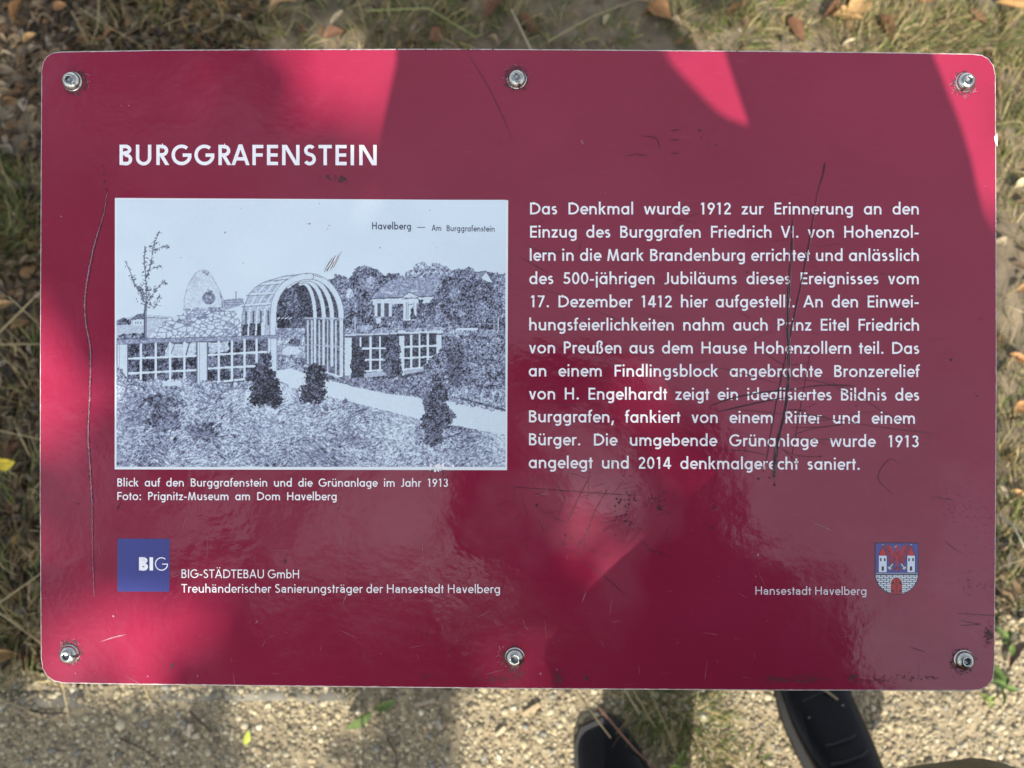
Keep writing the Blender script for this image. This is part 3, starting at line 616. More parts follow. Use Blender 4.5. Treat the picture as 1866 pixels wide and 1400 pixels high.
def strip(pts, w_):
    n = len(pts); closed = math.dist(pts[0], pts[-1]) < 1e-5
    if closed: pts = pts[:-1]; n -= 1
    Ls, Rs = [], []
    for i in range(n):
        p = Vector(pts[i])
        a = Vector(pts[i - 1]) if (i > 0 or closed) else None; b = Vector(pts[(i + 1) % n]) if (i < n - 1 or closed) else None
        e1 = (p - a).normalized() if a else (b - p).normalized(); e2 = (b - p).normalized() if b else e1
        n1 = Vector((-e1.y, e1.x)); n2 = Vector((-e2.y, e2.x)); m = n1 + n2
        m = m.normalized() if m.length > 1e-6 else n1
        k = w_ / 2 / max(.5, m.dot(n1)); Ls.append(p + m * k); Rs.append(p - m * k)
    q = [(Ls[i], Rs[i], Rs[(i + 1) % n], Ls[(i + 1) % n]) for i in range(n if closed else n - 1)]
    return q
class Lettering:
    def __init__(s): s.v = []; s.polys = []
    def poly(s, pts, z):
        ar = sum(pts[i][0] * pts[(i + 1) % len(pts)][1] - pts[(i + 1) % len(pts)][0] * pts[i][1] for i in range(len(pts)))
        if ar < 0: pts = pts[::-1]
        b = len(s.v); s.v += [(x, y, z) for x, y in pts]; s.polys.append(list(range(b, b + len(pts))))
    def build(s, name, m, parent=None):
        me = bpy.data.meshes.new(name); me.from_pydata(s.v, [], s.polys); me.update()
        return link(name, me, m, parent or sign, MSIGN)
def text_width(G, txt, space, track):
    w_ = 0
    for i, c in enumerate(txt):
        if c == ' ': w_ += space; continue
        g = G[c]; w_ += g[1] + g[0] + g[2] + track
    return w_ - G[txt[0]][1] - G[txt[-1]][2] - track
KERN = {('R', 'A'): -.07, ('A', 'F'): -.02, ('r', 'a'): -.02, ('F', 'r'): -.03, ('V', 'I'): -.04}
def set_line(T, G, W, txt, x0, x1, y0, y1, cap, fit='space', z=.00012, track=0.0, xs=1.0):
    """txt from pixel x0 to x1 on a baseline y0..y1, capitals cap pixels high"""
    space = .32
    want = (x1 - x0) / cap / xs; nat = text_width(G, txt, space, track)
    for a, b in zip(txt, txt[1:]): nat += KERN.get((a, b), 0)
    ns = txt.count(' ')
    if fit == 'space' and ns: space += (want - nat) / ns
    elif fit == 'track': track += (want - nat) / (len(txt) - 1)
    elif fit == 'scale': xs *= want / nat
    x = -G[txt[0]][1]
    for i, c in enumerate(txt):
        if c == ' ': x += space; continue
        w_, lb, rb, st = G[c]; x += lb
        def mp(p):
            X = x0 + (x + p[0]) * cap * xs; t = (X - x0) / (x1 - x0); return uv(X, y0 + (y1 - y0) * t - p[1] * cap)
        for k, (kind, pts) in enumerate(st):
            zz = z + k * .000012
            if kind == 'q': T.poly([mp(p) for p in pts], zz)
            else:
                for q in strip(pts, W): T.poly([mp(p) for p in q], zz)
        x += w_ + rb + track + KERN.get((c, txt[i + 1] if i + 1 < len(txt) else ''), 0)
GH = glyphs(.168, X=.66); GB = glyphs(.146); GC = glyphs(.14, X=.69); GS = glyphs(.118, X=.68, AS=1.06, twostory=True); GP = glyphs(.16, X=.66)
T = Lettering(); set_line(T, GH, .168, 'BURGGRAFENSTEIN', 218, 686.5, 301, 301.5, 37, 'track'); T.build('headline', M['white_ink'])
BODY = ['Das Denkmal wurde 1912 zur Erinnerung an den', 'Einzug des Burggrafen Friedrich VI. von Hohenzol-', 'lern in die Mark Brandenburg errichtet und anlässlich',
        'des 500-jährigen Jubiläums dieses Ereignisses vom', '17. Dezember 1412 hier aufgestellt. An den Einwei-', 'hungsfeierlichkeiten nahm auch Prinz Eitel Friedrich',
        'von Preußen aus dem Hause Hohenzollern teil. Das', 'an einem Findlingsblock angebrachte Bronzerelief', 'von H. Engelhardt zeigt ein idealisiertes Bildnis des',
        'Burggrafen, fankiert von einem Ritter und einem', 'Bürger. Die umgebende Grünanlage wurde 1913', 'angelegt und 2014 denkmalgerecht saniert.']
YL = [391, 433.3, 475.6, 518, 560.2, 602.2, 644, 686.2, 728, 769.6, 811.4, 853.2]
YR = [391.2, 433.6, 476, 518.3, 560.5, 603, 645.2, 687.4, 730.4, 772.6, 815.2, 856.5]
X0 = [966, 966, 965.5, 964.5, 967, 964.5, 963.5, 963.5, 963.5, 964, 964, 963.5]; X1 = [1674, 1674, 1674, 1674, 1674, 1674.5, 1675, 1676, 1675, 1667, 1674, 1566.5]
T = Lettering()
for t, a, b, yl, yr in zip(BODY, X0, X1, YL, YR): set_line(T, GB, .146, t, a, b, yl, yr, 21.6, xs=1.045)
T.build('body_text', M['white_ink'])
T = Lettering(); set_line(T, GC, .14, 'Blick auf den Burggrafenstein und die Grünanlage im Jahr 1913', 214, 816.5, 886.6, 887.2, 14.7, xs=1.03)
set_line(T, GC, .14, 'Foto: Prignitz-Museum am Dom Havelberg', 214, 613.5, 911.4, 911.8, 14.7, xs=1.03); T.build('picture_caption', M['white_ink'])
T = Lettering(); set_line(T, GS, .118, 'BIG-STÄDTEBAU GmbH', 331, 545, 1053.3, 1054, 15.6, 'scale')
set_line(T, GS, .118, 'Treuhänderischer Sanierungsträger der Hansestadt Havelberg', 330.5, 911, 1080, 1081, 15.6, 'scale'); T.build('sponsor_text', M['white_ink'])
T = Lettering(); set_line(T, GS, .118, 'Hansestadt Havelberg', 1376.5, 1578.5, 1083.8, 1084.4, 15, 'scale'); T.build('town_name', M['cream_ink'])
# logo
lg = blob([(214.5, 981.5), (309.5, 982), (309, 1078.5), (214, 1078)], .00008, 'logo', 'blue_ink')
T = Lettering(); GX = glyphs(.26); set_line(T, GX, .26, 'BI', 253.5, 279, 1039.5, 1039.7, 24, 'scale')
GT = glyphs(.075); set_line(T, GT, .075, 'G', 282.5, 306, 1039.7, 1039.9, 24, 'scale'); T.build('logo_letters', M['white_ink'], lg)

# ---------------------------------------------------------------- pictures printed on the panel (a fine coloured grid)
class Raster:
    def __init__(s, x0, y0, x1, y1, nx, ny):
        s.x0, s.y0, s.x1, s.y1, s.nx, s.ny = x0, y0, x1, y1, nx, ny
        s.X, s.Y = np.meshgrid(np.linspace(x0, x1, nx), np.linspace(y0, y1, ny))
        s.lum = np.ones((ny, nx)); s.amp = np.zeros((ny, nx))
    def noise(s, cell):
        gw, gh = int((s.x1 - s.x0) / cell) + 3, int((s.y1 - s.y0) / cell) + 3
        g = rng.uniform(-1, 1, (gh, gw)); fx = (s.X - s.x0) / cell; fy = (s.Y - s.y0) / cell
        ix, iy = fx.astype(int), fy.astype(int); tx, ty = fx - ix, fy - iy
        return (g[iy, ix] * (1 - tx) + g[iy, ix + 1] * tx) * (1 - ty) + (g[iy + 1, ix] * (1 - tx) + g[iy + 1, ix + 1] * tx) * ty
    def poly(s, pts, wob=None):
        X, Y = (s.X, s.Y) if wob is None else (s.X + wob[0], s.Y + wob[1])
        ins = np.zeros(X.shape, bool); n = len(pts)
        for i in range(n):
            (xa, ya), (xb, yb) = pts[i], pts[(i + 1) % n]
            if ya == yb: continue
            c = ((ya > Y) != (yb > Y)) & (X < (xb - xa) * (Y - ya) / (yb - ya) + xa); ins ^= c
        return ins
    def line(s, pts, w_):
        m = np.zeros(s.X.shape, bool)
        for (xa, ya), (xb, yb) in zip(pts, pts[1:]):
            dx, dy = xb - xa, yb - ya; t = np.clip(((s.X - xa) * dx + (s.Y - ya) * dy) / max(1e-9, dx * dx + dy * dy), 0, 1)
            m |= np.hypot(s.X - xa - t * dx, s.Y - ya - t * dy) < w_ / 2
        return m
    def ell(s, cx, cy, rx, ry): return ((s.X - cx) / rx) ** 2 + ((s.Y - cy) / ry) ** 2 < 1
    def set(s, m, lum, amp=0.0): s.lum[m] = lum; s.amp[m] = amp
    def mesh(s, name, z, rgb, keep=None):
        u = (s.X - CX) * PX; v = (CY - s.Y) * PX
        P = np.stack([u, v, np.full_like(u, z)], -1).reshape(-1, 3)
        idx = np.arange(s.nx * s.ny).reshape(s.ny, s.nx)
        F = np.stack([idx[1:, :-1], idx[1:, 1:], idx[:-1, 1:], idx[:-1, :-1]], -1).reshape(-1, 4)
        if keep is not None:
            k = (keep[1:, :-1] & keep[1:, 1:] & keep[:-1, 1:] & keep[:-1, :-1]).ravel(); F = F[k]
        return mesh_np(name, P, F, rgb.reshape(-1, 3))
border = blob([(209.5, 361), (926, 365), (924, 857), (209, 855.5)], .00006, 'print_border', mat('paper_white', (.82, .86, .88), .3))
A = Raster(212.5, 364.5, 921, 851, 680, 467)
wob = (A.noise(9) * 3.5 + A.noise(3.5) * 2.5 + A.noise(1.8) * 1.2, A.noise(9) * 3.5 + A.noise(3.5) * 2.5 + A.noise(1.8) * 1.2)
wob2 = (A.noise(5) * 2.2 + A.noise(2) * .8, A.noise(5) * 2.2 + A.noise(2) * .8)
A.set(A.Y > 0, 1.0, .012); A.lum += .035 * A.noise(120) - .03 + .02 * A.noise(40)
# lawn and ground
A.set(A.poly([(200, 690), (330, 700), (500, 690), (600, 715), (930, 760), (930, 860), (200, 860)], wob), .60, .42)
A.set(A.poly([(200, 610), (930, 600), (930, 745), (560, 700), (200, 700)]), .50, .40)
# far things at the left
A.set(A.poly([(200, 592), (235, 578), (262, 573), (330, 578), (345, 615), (200, 615)]), .80, .10)
A.set(A.poly([(200, 588), (222, 580), (240, 582), (238, 592), (200, 594)], wob2), .25, .3)
A.set(A.poly([(235, 584), (250, 573), (262, 571), (270, 580), (262, 583)]), .30, .15); A.set(A.poly([(242, 583), (262, 582), (262, 594), (243, 594)]), .93)
for x in (246, 251, 256): A.set(A.poly([(x, 586), (x + 2, 586), (x + 2, 591), (x, 591)]), .4)
A.set(A.line([(262, 579), (305, 580)], 2), .45, .2)
A.set(A.poly([(213, 612), (260, 606), (275, 618), (213, 622)], wob2), .38, .4)
# far roof right of the boulder
A.set(A.poly([(405, 547), (443, 543), (446, 566), (407, 566)]), .62, .12)
for y in (548, 552, 556): A.set(A.line([(406, y), (444, y - 1)], 1.2), .35, .1)
A.set(A.line([(430, 532), (430, 546)], 1.5), .45); A.set(A.poly([(410, 565), (440, 557), (448, 568), (410, 568)]), .95)
# woods at the right
A.set(A.poly([(590, 512), (600, 505), (612, 500), (628, 506), (640, 500), (655, 488), (671, 485), (689, 492), (703, 501), (718, 497), (737, 504), (790, 500), (822, 492), (857, 489), (870, 497), (885, 494), (905, 499), (930, 494), (930, 640), (590, 640)], wob), .33, .36)
A.set(A.poly([(735, 506), (742, 495), (758, 485), (772, 477), (782, 485), (798, 479), (822, 489), (826, 506)], wob), .55, .42)
A.set(A.poly([(900, 502), (930, 494), (930, 560), (905, 570)], wob), .50, .36)
A.set(A.ell(637, 535, 6, 9), .75, .3); A.set(A.ell(676, 520, 10, 16), .48, .36)
A.set(A.ell(682, 501, 5, 6), .16, .2)
# house
A.set(A.poly([(676, 543), (709, 511), (806, 503), (790, 539)]), .56, .20)
A.set(A.poly([(676, 544), (790, 540), (788, 582), (682, 582)]), .36, .36)
A.set(A.poly([(679, 549), (788, 543), (786, 552), (680, 556)]), .92, .06)
A.set(A.line([(674, 544.5), (791, 539.5)], 1.6), .2); A.set(A.line([(676, 547.5), (789, 542.5)], 2.4), .97)
for x0, x1 in ((683, 688), (694, 700), (709, 714)): A.set(A.poly([(x0, 552), (x1, 552), (x1, 577), (x0, 577)]), .93, .05)
for x0, x1 in ((688, 694), (700, 709)): A.set(A.poly([(x0, 553), (x1, 553), (x1, 576), (x0, 576)]), .15, .1)
A.set(A.poly([(734, 545), (759, 544), (758, 584), (735, 584)]), .94, .04); A.set(A.poly([(732, 543), (746, 533), (763, 541)]), .92)
A.set(A.line([(731, 543), (746, 532.5), (764, 541)], 1.6), .2); A.set(A.line([(733, 545), (762, 543.5)], 1.4), .25)
for x in (740.5, 744, 754): A.set(A.line([(x, 551), (x, 582)], 1.2), .3)
A.set(A.line([(744, 556), (751, 555)], 1.6), .3); A.set(A.poly([(748, 563), (752, 560), (757, 582), (748, 584)], wob2), .2, .2)
A.set(A.poly([(762, 545), (770, 545), (768, 584), (760, 584)], wob2), .2, .25); A.set(A.poly([(783, 548), (790, 545), (792, 590), (782, 590)], wob2), .25, .3)
A.set(A.poly([(685, 580), (694, 578), (694, 590), (686, 590)]), .85, .2)
A.set(A.line([(706, 533), (714, 535)], 4), .85); A.set(A.line([(750, 531), (760, 530)], 4), .8)
A.set(A.poly([(877, 508), (886, 496), (897, 515), (890, 514)], None), .95); A.set(A.line([(868, 497), (885, 494.5), (899, 512)], 2), .25)
# middle ground between wood and fence
A.set(A.poly([(628, 600), (800, 596), (921, 602), (921, 614), (628, 614)]), .55, .35)
A.set(A.line([(833, 600.5), (869, 599.5)], 4), .95); A.set(A.line([(655, 598), (675, 597)], 9), .6, .25)
for x in (900, 908, 647): A.set(A.line([(x, 578), (x, 604)], 1.3), .8)
# boulder on its mound of stones
mound = A.poly([(268, 618), (282, 603), (300, 585), (325, 574), (345, 566), (430, 566), (440, 590), (445, 620)])
pts = np.stack([rng.uniform(262, 446, 190), 564 + 58 * rng.uniform(0, 1, 190) ** 1.3], 1)
d = np.stack([np.hypot(A.X - x, (A.Y - y) * 1.5) for x, y in pts]); d.sort(axis=0)
edge = (d[1] - d[0])
A.lum[mound] = np.where(edge[mound] < .9, .40, np.where(edge[mound] < 2.2, .68, .93)); A.amp[mound] = .10
wb3 = (A.noise(6) * 1.6, A.noise(6) * 1.6)
BO = [(335, 566), (336, 545), (340, 528), (346, 514), (355, 500), (362, 494), (369, 491.5), (379, 494), (387, 505), (394, 518), (401, 531), (407, 548), (409, 567)]
A.set(A.poly(BO, wb3), .90, .09); A.set(A.poly([(346, 515), (356, 503), (368, 507), (362, 524), (350, 530)], wob), .80, .08); A.set(A.poly([(338, 562), (408, 560), (409, 568), (335, 568)], wob2), .58, .3)
A.set(A.line(BO, 1.3), .60, .15); A.set(A.poly([(366, 493), (382, 496), (380, 502), (372, 499)], wob2), .55, .25); A.set(A.line([(401, 534), (405, 552), (405, 566)], 2.5), .5, .2)
rl = A.ell(380.5, 543.5, 12, 11.5); A.set(rl, .42, .2); A.set(A.ell(380, 544, 6, 6), .55, .3); A.set(A.line([(379, 528), (382, 534)], 2), .4)
A.set(A.poly([(373, 531), (389, 531), (381, 540)], wob2), .36, .2)
# young tree
def br(pts, w0, n, rr):
    A.set(A.line(pts, w0), .22, .1)
    P = np.array(pts); seg = rng.integers(0, len(P) - 1, n); t = rng.uniform(0, 1, n)
    q = P[seg] * (1 - t[:, None]) + P[seg + 1] * t[:, None] + rng.normal(0, rr, (n, 2))
    for x, y in q:
        a, r0 = rng.uniform(.7, 1.9), rng.uniform(.6, 1.7); A.set(A.ell(x, y, a, r0), rng.uniform(.12, .34), .1)
        if rng.uniform() < .5: A.set(A.line([(x, y), (x + rng.normal(0, 3), y + rng.normal(0, 3))], .9), .3)
A.set(A.line([(264.5, 618), (264.5, 575), (266, 555)], 5.5), .45, .1); A.set(A.line([(262.8, 618), (263, 575), (265, 556)], 2.2), .12); A.set(A.line([(266.6, 616), (266.5, 570)], 1.4), .2)
br([(266, 560), (267, 528), (265, 500), (263, 473), (264.5, 449)], 1.8, 52, 2.4); br([(267, 506), (276, 479), (279, 449), (291, 421)], 1.5, 44, 2.2)
br([(264, 545), (246, 519), (238, 497), (229, 477)], 1.4, 44, 2.6); br([(268, 552), (287, 525), (301, 511)], 1.3, 26, 2.6); br([(279, 457), (295, 450), (306, 449)], 1.0, 18, 2.4)
br([(277, 490), (287, 487), (294, 485)], .9, 12, 2); br([(268, 553), (283, 561), (291, 536)], 1.0, 26, 2.6); br([(263, 548), (256, 530), (258, 520)], 1, 30, 4); br([(266, 540), (270, 525)], 1, 34, 6)
# pergola: foliage behind, ribs, side lattice
A.set(A.poly([(500, 560), (507, 542), (520, 527), (540, 520), (556, 540), (560, 600), (505, 600)], wob2), .20, .28)
A.set(A.poly([(503, 598), (560, 598), (560, 676), (503, 672)]), .62, .3); A.set(A.ell(530, 640, 16, 9), .93, .08); A.set(A.poly([(505, 648), (555, 646), (556, 668), (505, 668)], wob2), .55, .4); A.set(A.ell(538, 624, 12, 7), .3, .3)
for x in (506, 513, 520, 527): A.set(A.line([(x, 581), (x + 4, 579)], 2), .85)
A.set(A.poly([(530, 522), (560, 505), (590, 510), (615, 540), (624, 580), (555, 580), (548, 545)]), .16, .18)
A.set(A.poly([(555, 578), (626, 578), (628, 690), (556, 664)]), .30, .25)
ribs = [(622, 562, 503.5, 9.5), (605, 560, 508, 7.5), (590, 556, 512, 7), (574, 552, 516, 6)]
for i, (xr, xa, ya, wd) in list(enumerate(ribs))[::-1]:
    pts = [(xa + (xr - xa) * math.sin(R(t)), 578 - (578 - ya) * math.cos(R(t))) for t in range(-12, 91, 6)]
    A.set(A.line(pts, wd + 2), .25, .1); A.set(A.line(pts, wd), .93, .04); A.set(A.line([(xr, 578), (xr, 668 + i * -2 + (16 if i == 0 else 0))], wd * .62), .92, .05)
for x, yb in ((561, 664), (568, 667), (582, 673), (597, 678), (612, 684)): A.set(A.line([(x, 585), (x, yb)], 3), .86, .06)
A.set(A.line([(555, 580), (624, 581)], 2.5), .75, .1); A.set(A.line([(557, 628), (626, 632)], 1.5), .75, .1); A.set(A.line([(556, 666), (628, 690)], 3), .95)
A.set(A.line([(556, 672), (628, 697)], 5), .35, .25)
roof = [(440, 612), (441, 575), (446, 555), (455, 535), (465, 524), (482, 514), (520, 503), (550, 499), (530, 512), (512, 525), (503, 540), (498, 560), (497, 612)]
A.set(A.poly(roof), .70, .14); A.set(A.poly([(442, 592), (478, 588), (478, 612), (441, 612)], wob2), .18, .25)
for k in range(1, 4): A.set(A.line([(440 + 14 * k - 2, 612), (441 + 14 * k, 565), (448 + 14 * k, 545), (470 + 13 * k, 520), (500 + 12 * k, 506)], 3), .93)
for x in (448, 462, 475, 489): A.set(A.line([(x, 568), (x, 592)], 3), .25, .15)
for y0, y1, xa, xb in ((557, 553, 440, 497), (537, 534, 449, 506), (519, 514, 470, 526), (510, 505, 490, 540)): A.set(A.line([(xa, y0), (xb, y1)], 3.6), .94); A.set(A.line([(xa, y0 + 2.4), (xb, y1 + 2.4)], 1.2), .3)
A.set(A.line([(440, 612), (441, 575), (446, 555), (455, 535), (465, 524), (482, 514), (520, 503), (562, 499), (586, 506)], 1.3), .35, .1)
FR = [(497, 622), (498, 575), (500, 553), (507, 534), (518, 520), (534, 510), (552, 504.5), (566, 504)]
A.set(A.line(FR, 12), .35); A.set(A.line(FR, 10), .94, .03)
A.set(A.line([(479, 590), (479, 612)], 6), .93)
# left fence
A.set(A.poly([(213, 626), (500, 616), (500, 690), (380, 702), (213, 702)]), .22, .30)
A.set(A.poly([(306, 628), (358, 624), (358, 648), (300, 650)], wob2), .82, .15); A.set(A.poly([(380, 624), (418, 622), (415, 640), (382, 644)], wob2), .78, .2); A.set(A.line([(318, 628), (311, 648)], 1.5), .25); A.set(A.line([(345, 626), (339, 648)], 2.5), .2)
A.set(A.line([(213, 623), (505, 615)], 9), .55, .18); A.set(A.line([(213, 619), (505, 611.5)], 1.3), .25); A.set(A.line([(213, 628), (505, 618)], 1.3), .25)
for x, y0, y1 in ((257, 628, 700), (284, 627, 702), (310.5, 626, 702), (336.5, 625, 696), (399, 623, 694), (423, 622, 692), (446, 620, 690), (468, 619, 672)): A.set(A.line([(x, y0), (x, y1)], 4.2), .96)
for pts in ([(230, 654), (360, 648.5)], [(230, 681), (360, 674.5)], [(376, 647.5), (492, 641)], [(376, 672), (472, 667)], [(376, 699), (446, 691)]): A.set(A.line(pts, 3.8), .96)
for x0, x1, y0, y1 in ((214, 232, 628, 690), (360, 377, 624, 700), (489, 504, 618, 676)):
    A.set(A.poly([(x0 - 1.5, y0), (x1 + 1.5, y0), (x1 + 1.5, y1), (x0 - 1.5, y1)]), .3); A.set(A.poly([(x0, y0), (x1, y0), (x1, y1), (x0, y1)]), .93, .04); A.set(A.line([(x0 + 4, y0), (x0 + 4, y1)], 1), .6)
A.set(A.poly([(213, 668), (235, 688), (262, 694), (330, 690), (420, 700), (455, 695), (455, 712), (213, 725)], wob), .55, .42)
A.set(A.poly([(296, 696), (330, 692), (330, 704), (298, 704)], wob2), .92, .05)
# right fence, bushes
A.set(A.poly([(628, 612), (806, 606), (806, 672), (735, 690), (640, 690)]), .15, .18)
for x, y0, y1 in ((657, 616, 680), (675.5, 614, 676), (692.5, 613, 676), (749.5, 610, 672), (764.5, 609, 670), (780, 608, 668)): A.set(A.line([(x, y0), (x, y1)], 4), .96)
for pts in ([(641, 636), (706, 634.5)], [(641, 657), (706, 655)], [(665, 677), (704, 674)], [(738, 632.5), (798, 630)], [(738, 653), (790, 650)], [(731, 674), (770, 670)]): A.set(A.line(pts, 3.4), .96)
A.set(A.poly([(664, 680), (705, 676), (705, 684), (664, 689)]), .72, .1); A.set(A.poly([(731, 676), (775, 671), (775, 676), (731, 684)]), .70, .1)
A.set(A.line([(626, 615), (722, 611)], 2), .2); A.set(A.line([(630, 611), (722, 608)], 3), .85); A.set(A.line([(728, 607), (803, 605)], 3.4), .92); A.set(A.line([(728, 610), (803, 608)], 1.2), .2)
for x0, x1, y0, y1 in ((628, 641, 616, 684), (727, 737, 612, 684), (795.5, 805, 610, 660)): A.set(A.poly([(x0, y0), (x1, y0), (x1, y1), (x0, y1)]), .94, .05)
for x in (732, 800): A.set(A.ell(x, 605, 8, 3), .92)
A.set(A.poly([(640, 628), (655, 624), (662, 640), (668, 650), (666, 672), (664, 692), (642, 692), (638, 668), (645, 650)], wob), .12, .18)
A.set(A.poly([(698, 618), (706, 607), (718, 610), (727, 625), (731, 650), (730, 690), (706, 690), (697, 670), (705, 645)], wob), .17, .26)
A.set(A.poly([(806, 625), (830, 612), (921, 612), (921, 706), (880, 716), (850, 704), (825, 715), (806, 690), (775, 680), (770, 666), (797, 640)], wob), .38, .38)
A.set(A.poly([(812, 635), (850, 628), (838, 706), (815, 700)], wob), .22, .25)
A.set(A.poly([(800, 712), (850, 702), (921, 712), (921, 750), (800, 730)], wob), .56, .38); A.set(A.line([(840, 726), (921, 748)], 4), .25, .2)
A.set(A.poly([(580, 690), (640, 688), (735, 690), (800, 700), (800, 728), (700, 712), (620, 700)], wob2), .40, .34)
# path
A.set(A.poly([(503, 676), (530, 671), (553, 680), (600, 693), (650, 706), (700, 717), (760, 727), (820, 738), (921, 757), (930, 790), (921, 793), (860, 781), (765, 765), (700, 748), (640, 733), (595, 722), (545, 710), (503, 692)], (A.noise(5) * 1.2, A.noise(5) * 1.2)), .96, .03)
# lawn texture: darker hollows
for cx, cy, rx_, ry_, l in ((300, 735, 34, 12, .32), (285, 728, 22, 8, .28), (300, 770, 30, 20, .36), (370, 790, 26, 16, .34), (355, 778, 20, 8, .36), (395, 726, 14, 5, .38), (235, 760, 24, 40, .46), (225, 820, 20, 30, .5), (420, 705, 34, 7, .34), (495, 780, 40, 14, .5), (640, 800, 40, 14, .5), (860, 802, 18, 8, .4), (770, 790, 34, 14, .44), (580, 840, 50, 16, .52)):
    m = (((A.X + wob[0] * 2.5 - cx) / rx_) ** 2 + ((A.Y + wob[1] * 2.5 - cy) / ry_) ** 2 < 1); A.lum[m] = l; A.amp[m] = .34
A.set(A.ell(386, 773, 3.5, 3.2), .04)
for c in ((628, 730), (661, 747)): A.set(A.poly([(c[0] - 5, c[1]), (c[0], c[1] - 5), (c[0] + 5, c[1]), (c[0], c[1] + 6)], wob2), .25, .1)
# dark shrubs
wob = (A.noise(7) * 5 + A.noise(3) * 5 + A.noise(1.6) * 3, A.noise(7) * 5 + A.noise(3) * 5 + A.noise(1.6) * 3)
A.set(A.poly([(470, 672), (485, 668), (500, 676), (506, 690), (510, 710), (516, 725), (508, 742), (456, 740), (455, 715), (463, 700)], wob), .10, .22)
A.set(A.poly([(448, 690), (470, 665), (492, 640), (496, 655), (490, 680), (470, 700)], wob), .17, .25)
A.set(A.poly([(560, 668), (572, 662), (585, 668), (598, 690), (592, 705), (596, 725), (585, 735), (556, 733), (547, 722), (553, 700)], wob), .12, .25)
A.set(A.poly([(790, 680), (805, 690), (818, 712), (815, 735), (830, 758), (812, 785), (810, 812), (790, 818), (768, 808), (772, 785), (762, 765), (775, 745), (762, 722), (785, 715)], wob), .20, .30)
# grain of the old print
def strokes(ang, ln, wd):
    X0, Y0 = A.X, A.Y; a = R(ang)
    A.X = X0.min() + 900 + ((X0 - X0.mean()) * math.cos(a) + (Y0 - Y0.mean()) * math.sin(a)); A.Y = Y0.min() + 900 + (-(X0 - X0.mean()) * math.sin(a) + (Y0 - Y0.mean()) * math.cos(a))
    o = (A.x1, A.y1); A.x1, A.y1 = A.x0 + 1900 , A.y0 + 1900
    gw, gh = int(1900 / ln) + 3, int(1900 / wd) + 3; q = rng.uniform(-1, 1, (gh, gw)); fx, fy = (A.X - A.x0) / ln, (A.Y - A.y0) / wd
    ix, iy = fx.astype(int), fy.astype(int); tx, ty = fx - ix, fy - iy
    r_ = (q[iy, ix] * (1 - tx) + q[iy, ix + 1] * tx) * (1 - ty) + (q[iy + 1, ix] * (1 - tx) + q[iy + 1, ix + 1] * tx) * ty
    A.X, A.Y = X0, Y0; A.x1, A.y1 = o; return r_
lawn = A.poly([(200, 700), (500, 690), (600, 715), (930, 790), (930, 860), (200, 860)])
A.lum = np.where(lawn & (A.amp > .3), A.lum - .04 + .16 * A.noise(70) + .10 * A.noise(26) + .07 * np.clip((A.X - 330) / 300, -1, 1), A.lum)
wood = A.Y < 690
A.lum = np.where(wood & (A.amp > .25), A.lum + .16 * A.noise(15) + .10 * A.noise(7), A.lum)
g0 = A.noise(1.35) * .95 + A.noise(2.4) * .55 + A.noise(5) * .25
mixn = A.noise(20)
gl = np.where(mixn > .1, strokes(35, 4.2, 1.25), np.where(mixn < -.25, strokes(-40, 4.2, 1.25), strokes(-8, 4.6, 1.25))) * .9 + A.noise(1.4) * .75 + A.noise(6) * .3
g = np.where(lawn, gl * .85, g0)
gd = np.roll(A.noise(1.6), 1, 1) * .7 + A.noise(3.0) * .5
L_ = A.lum + A.amp * (g * 1.25 + .3 * gd); L_ = np.clip(L_, 0, 1); L_ = np.where(A.amp > .11, np.clip((L_ - .46) * 1.12 + .45, 0, 1), L_)
L_ = np.clip(L_ + rng.normal(0, .012, L_.shape), 0, 1)
for (x, y, r0) in ((410, 424, 1.3), (564, 408, 1.4), (600, 411, .8), (783, 384, .7), (693, 452, 1.0), (582, 371, .8), (560, 408, .8), (597, 418, .8), (439, 380, .6), (330, 470, .7), (443, 480, .7), (796, 451, .6)): L_[A.ell(x, y, r0, r0 * 1.2)] = .15
dk = np.array(s2l((20, 18, 28))); md = np.array(s2l((152, 159, 184))); lt = np.array(s2l((222, 236, 243)))
Lq = L_[..., None]
rgb = np.where(Lq < .55, dk + (md - dk) * (Lq / .55), md + (lt - md) * ((Lq - .55) / .45))
link('postcard_picture', A.mesh('postcard_picture', .00010, rgb), M['print'], border, MSIGN)
T = Lettering(); set_line(T, GP, .16, 'Havelberg', 678, 749, 418.3, 418.8, 13.2, 'scale', z=.00014); set_line(T, GP, .12, '—', 760, 775, 419, 419.2, 11, 'scale', z=.00014)
set_line(T, GP, .15, 'Am', 786.5, 804, 421, 421.2, 11, 'scale', z=.00014); set_line(T, GP, .15, 'Burggrafenstein', 814, 901.5, 421.6, 422.6, 11, 'scale', z=.00014)
T.build('postcard_title', M['dark_ink'], border)

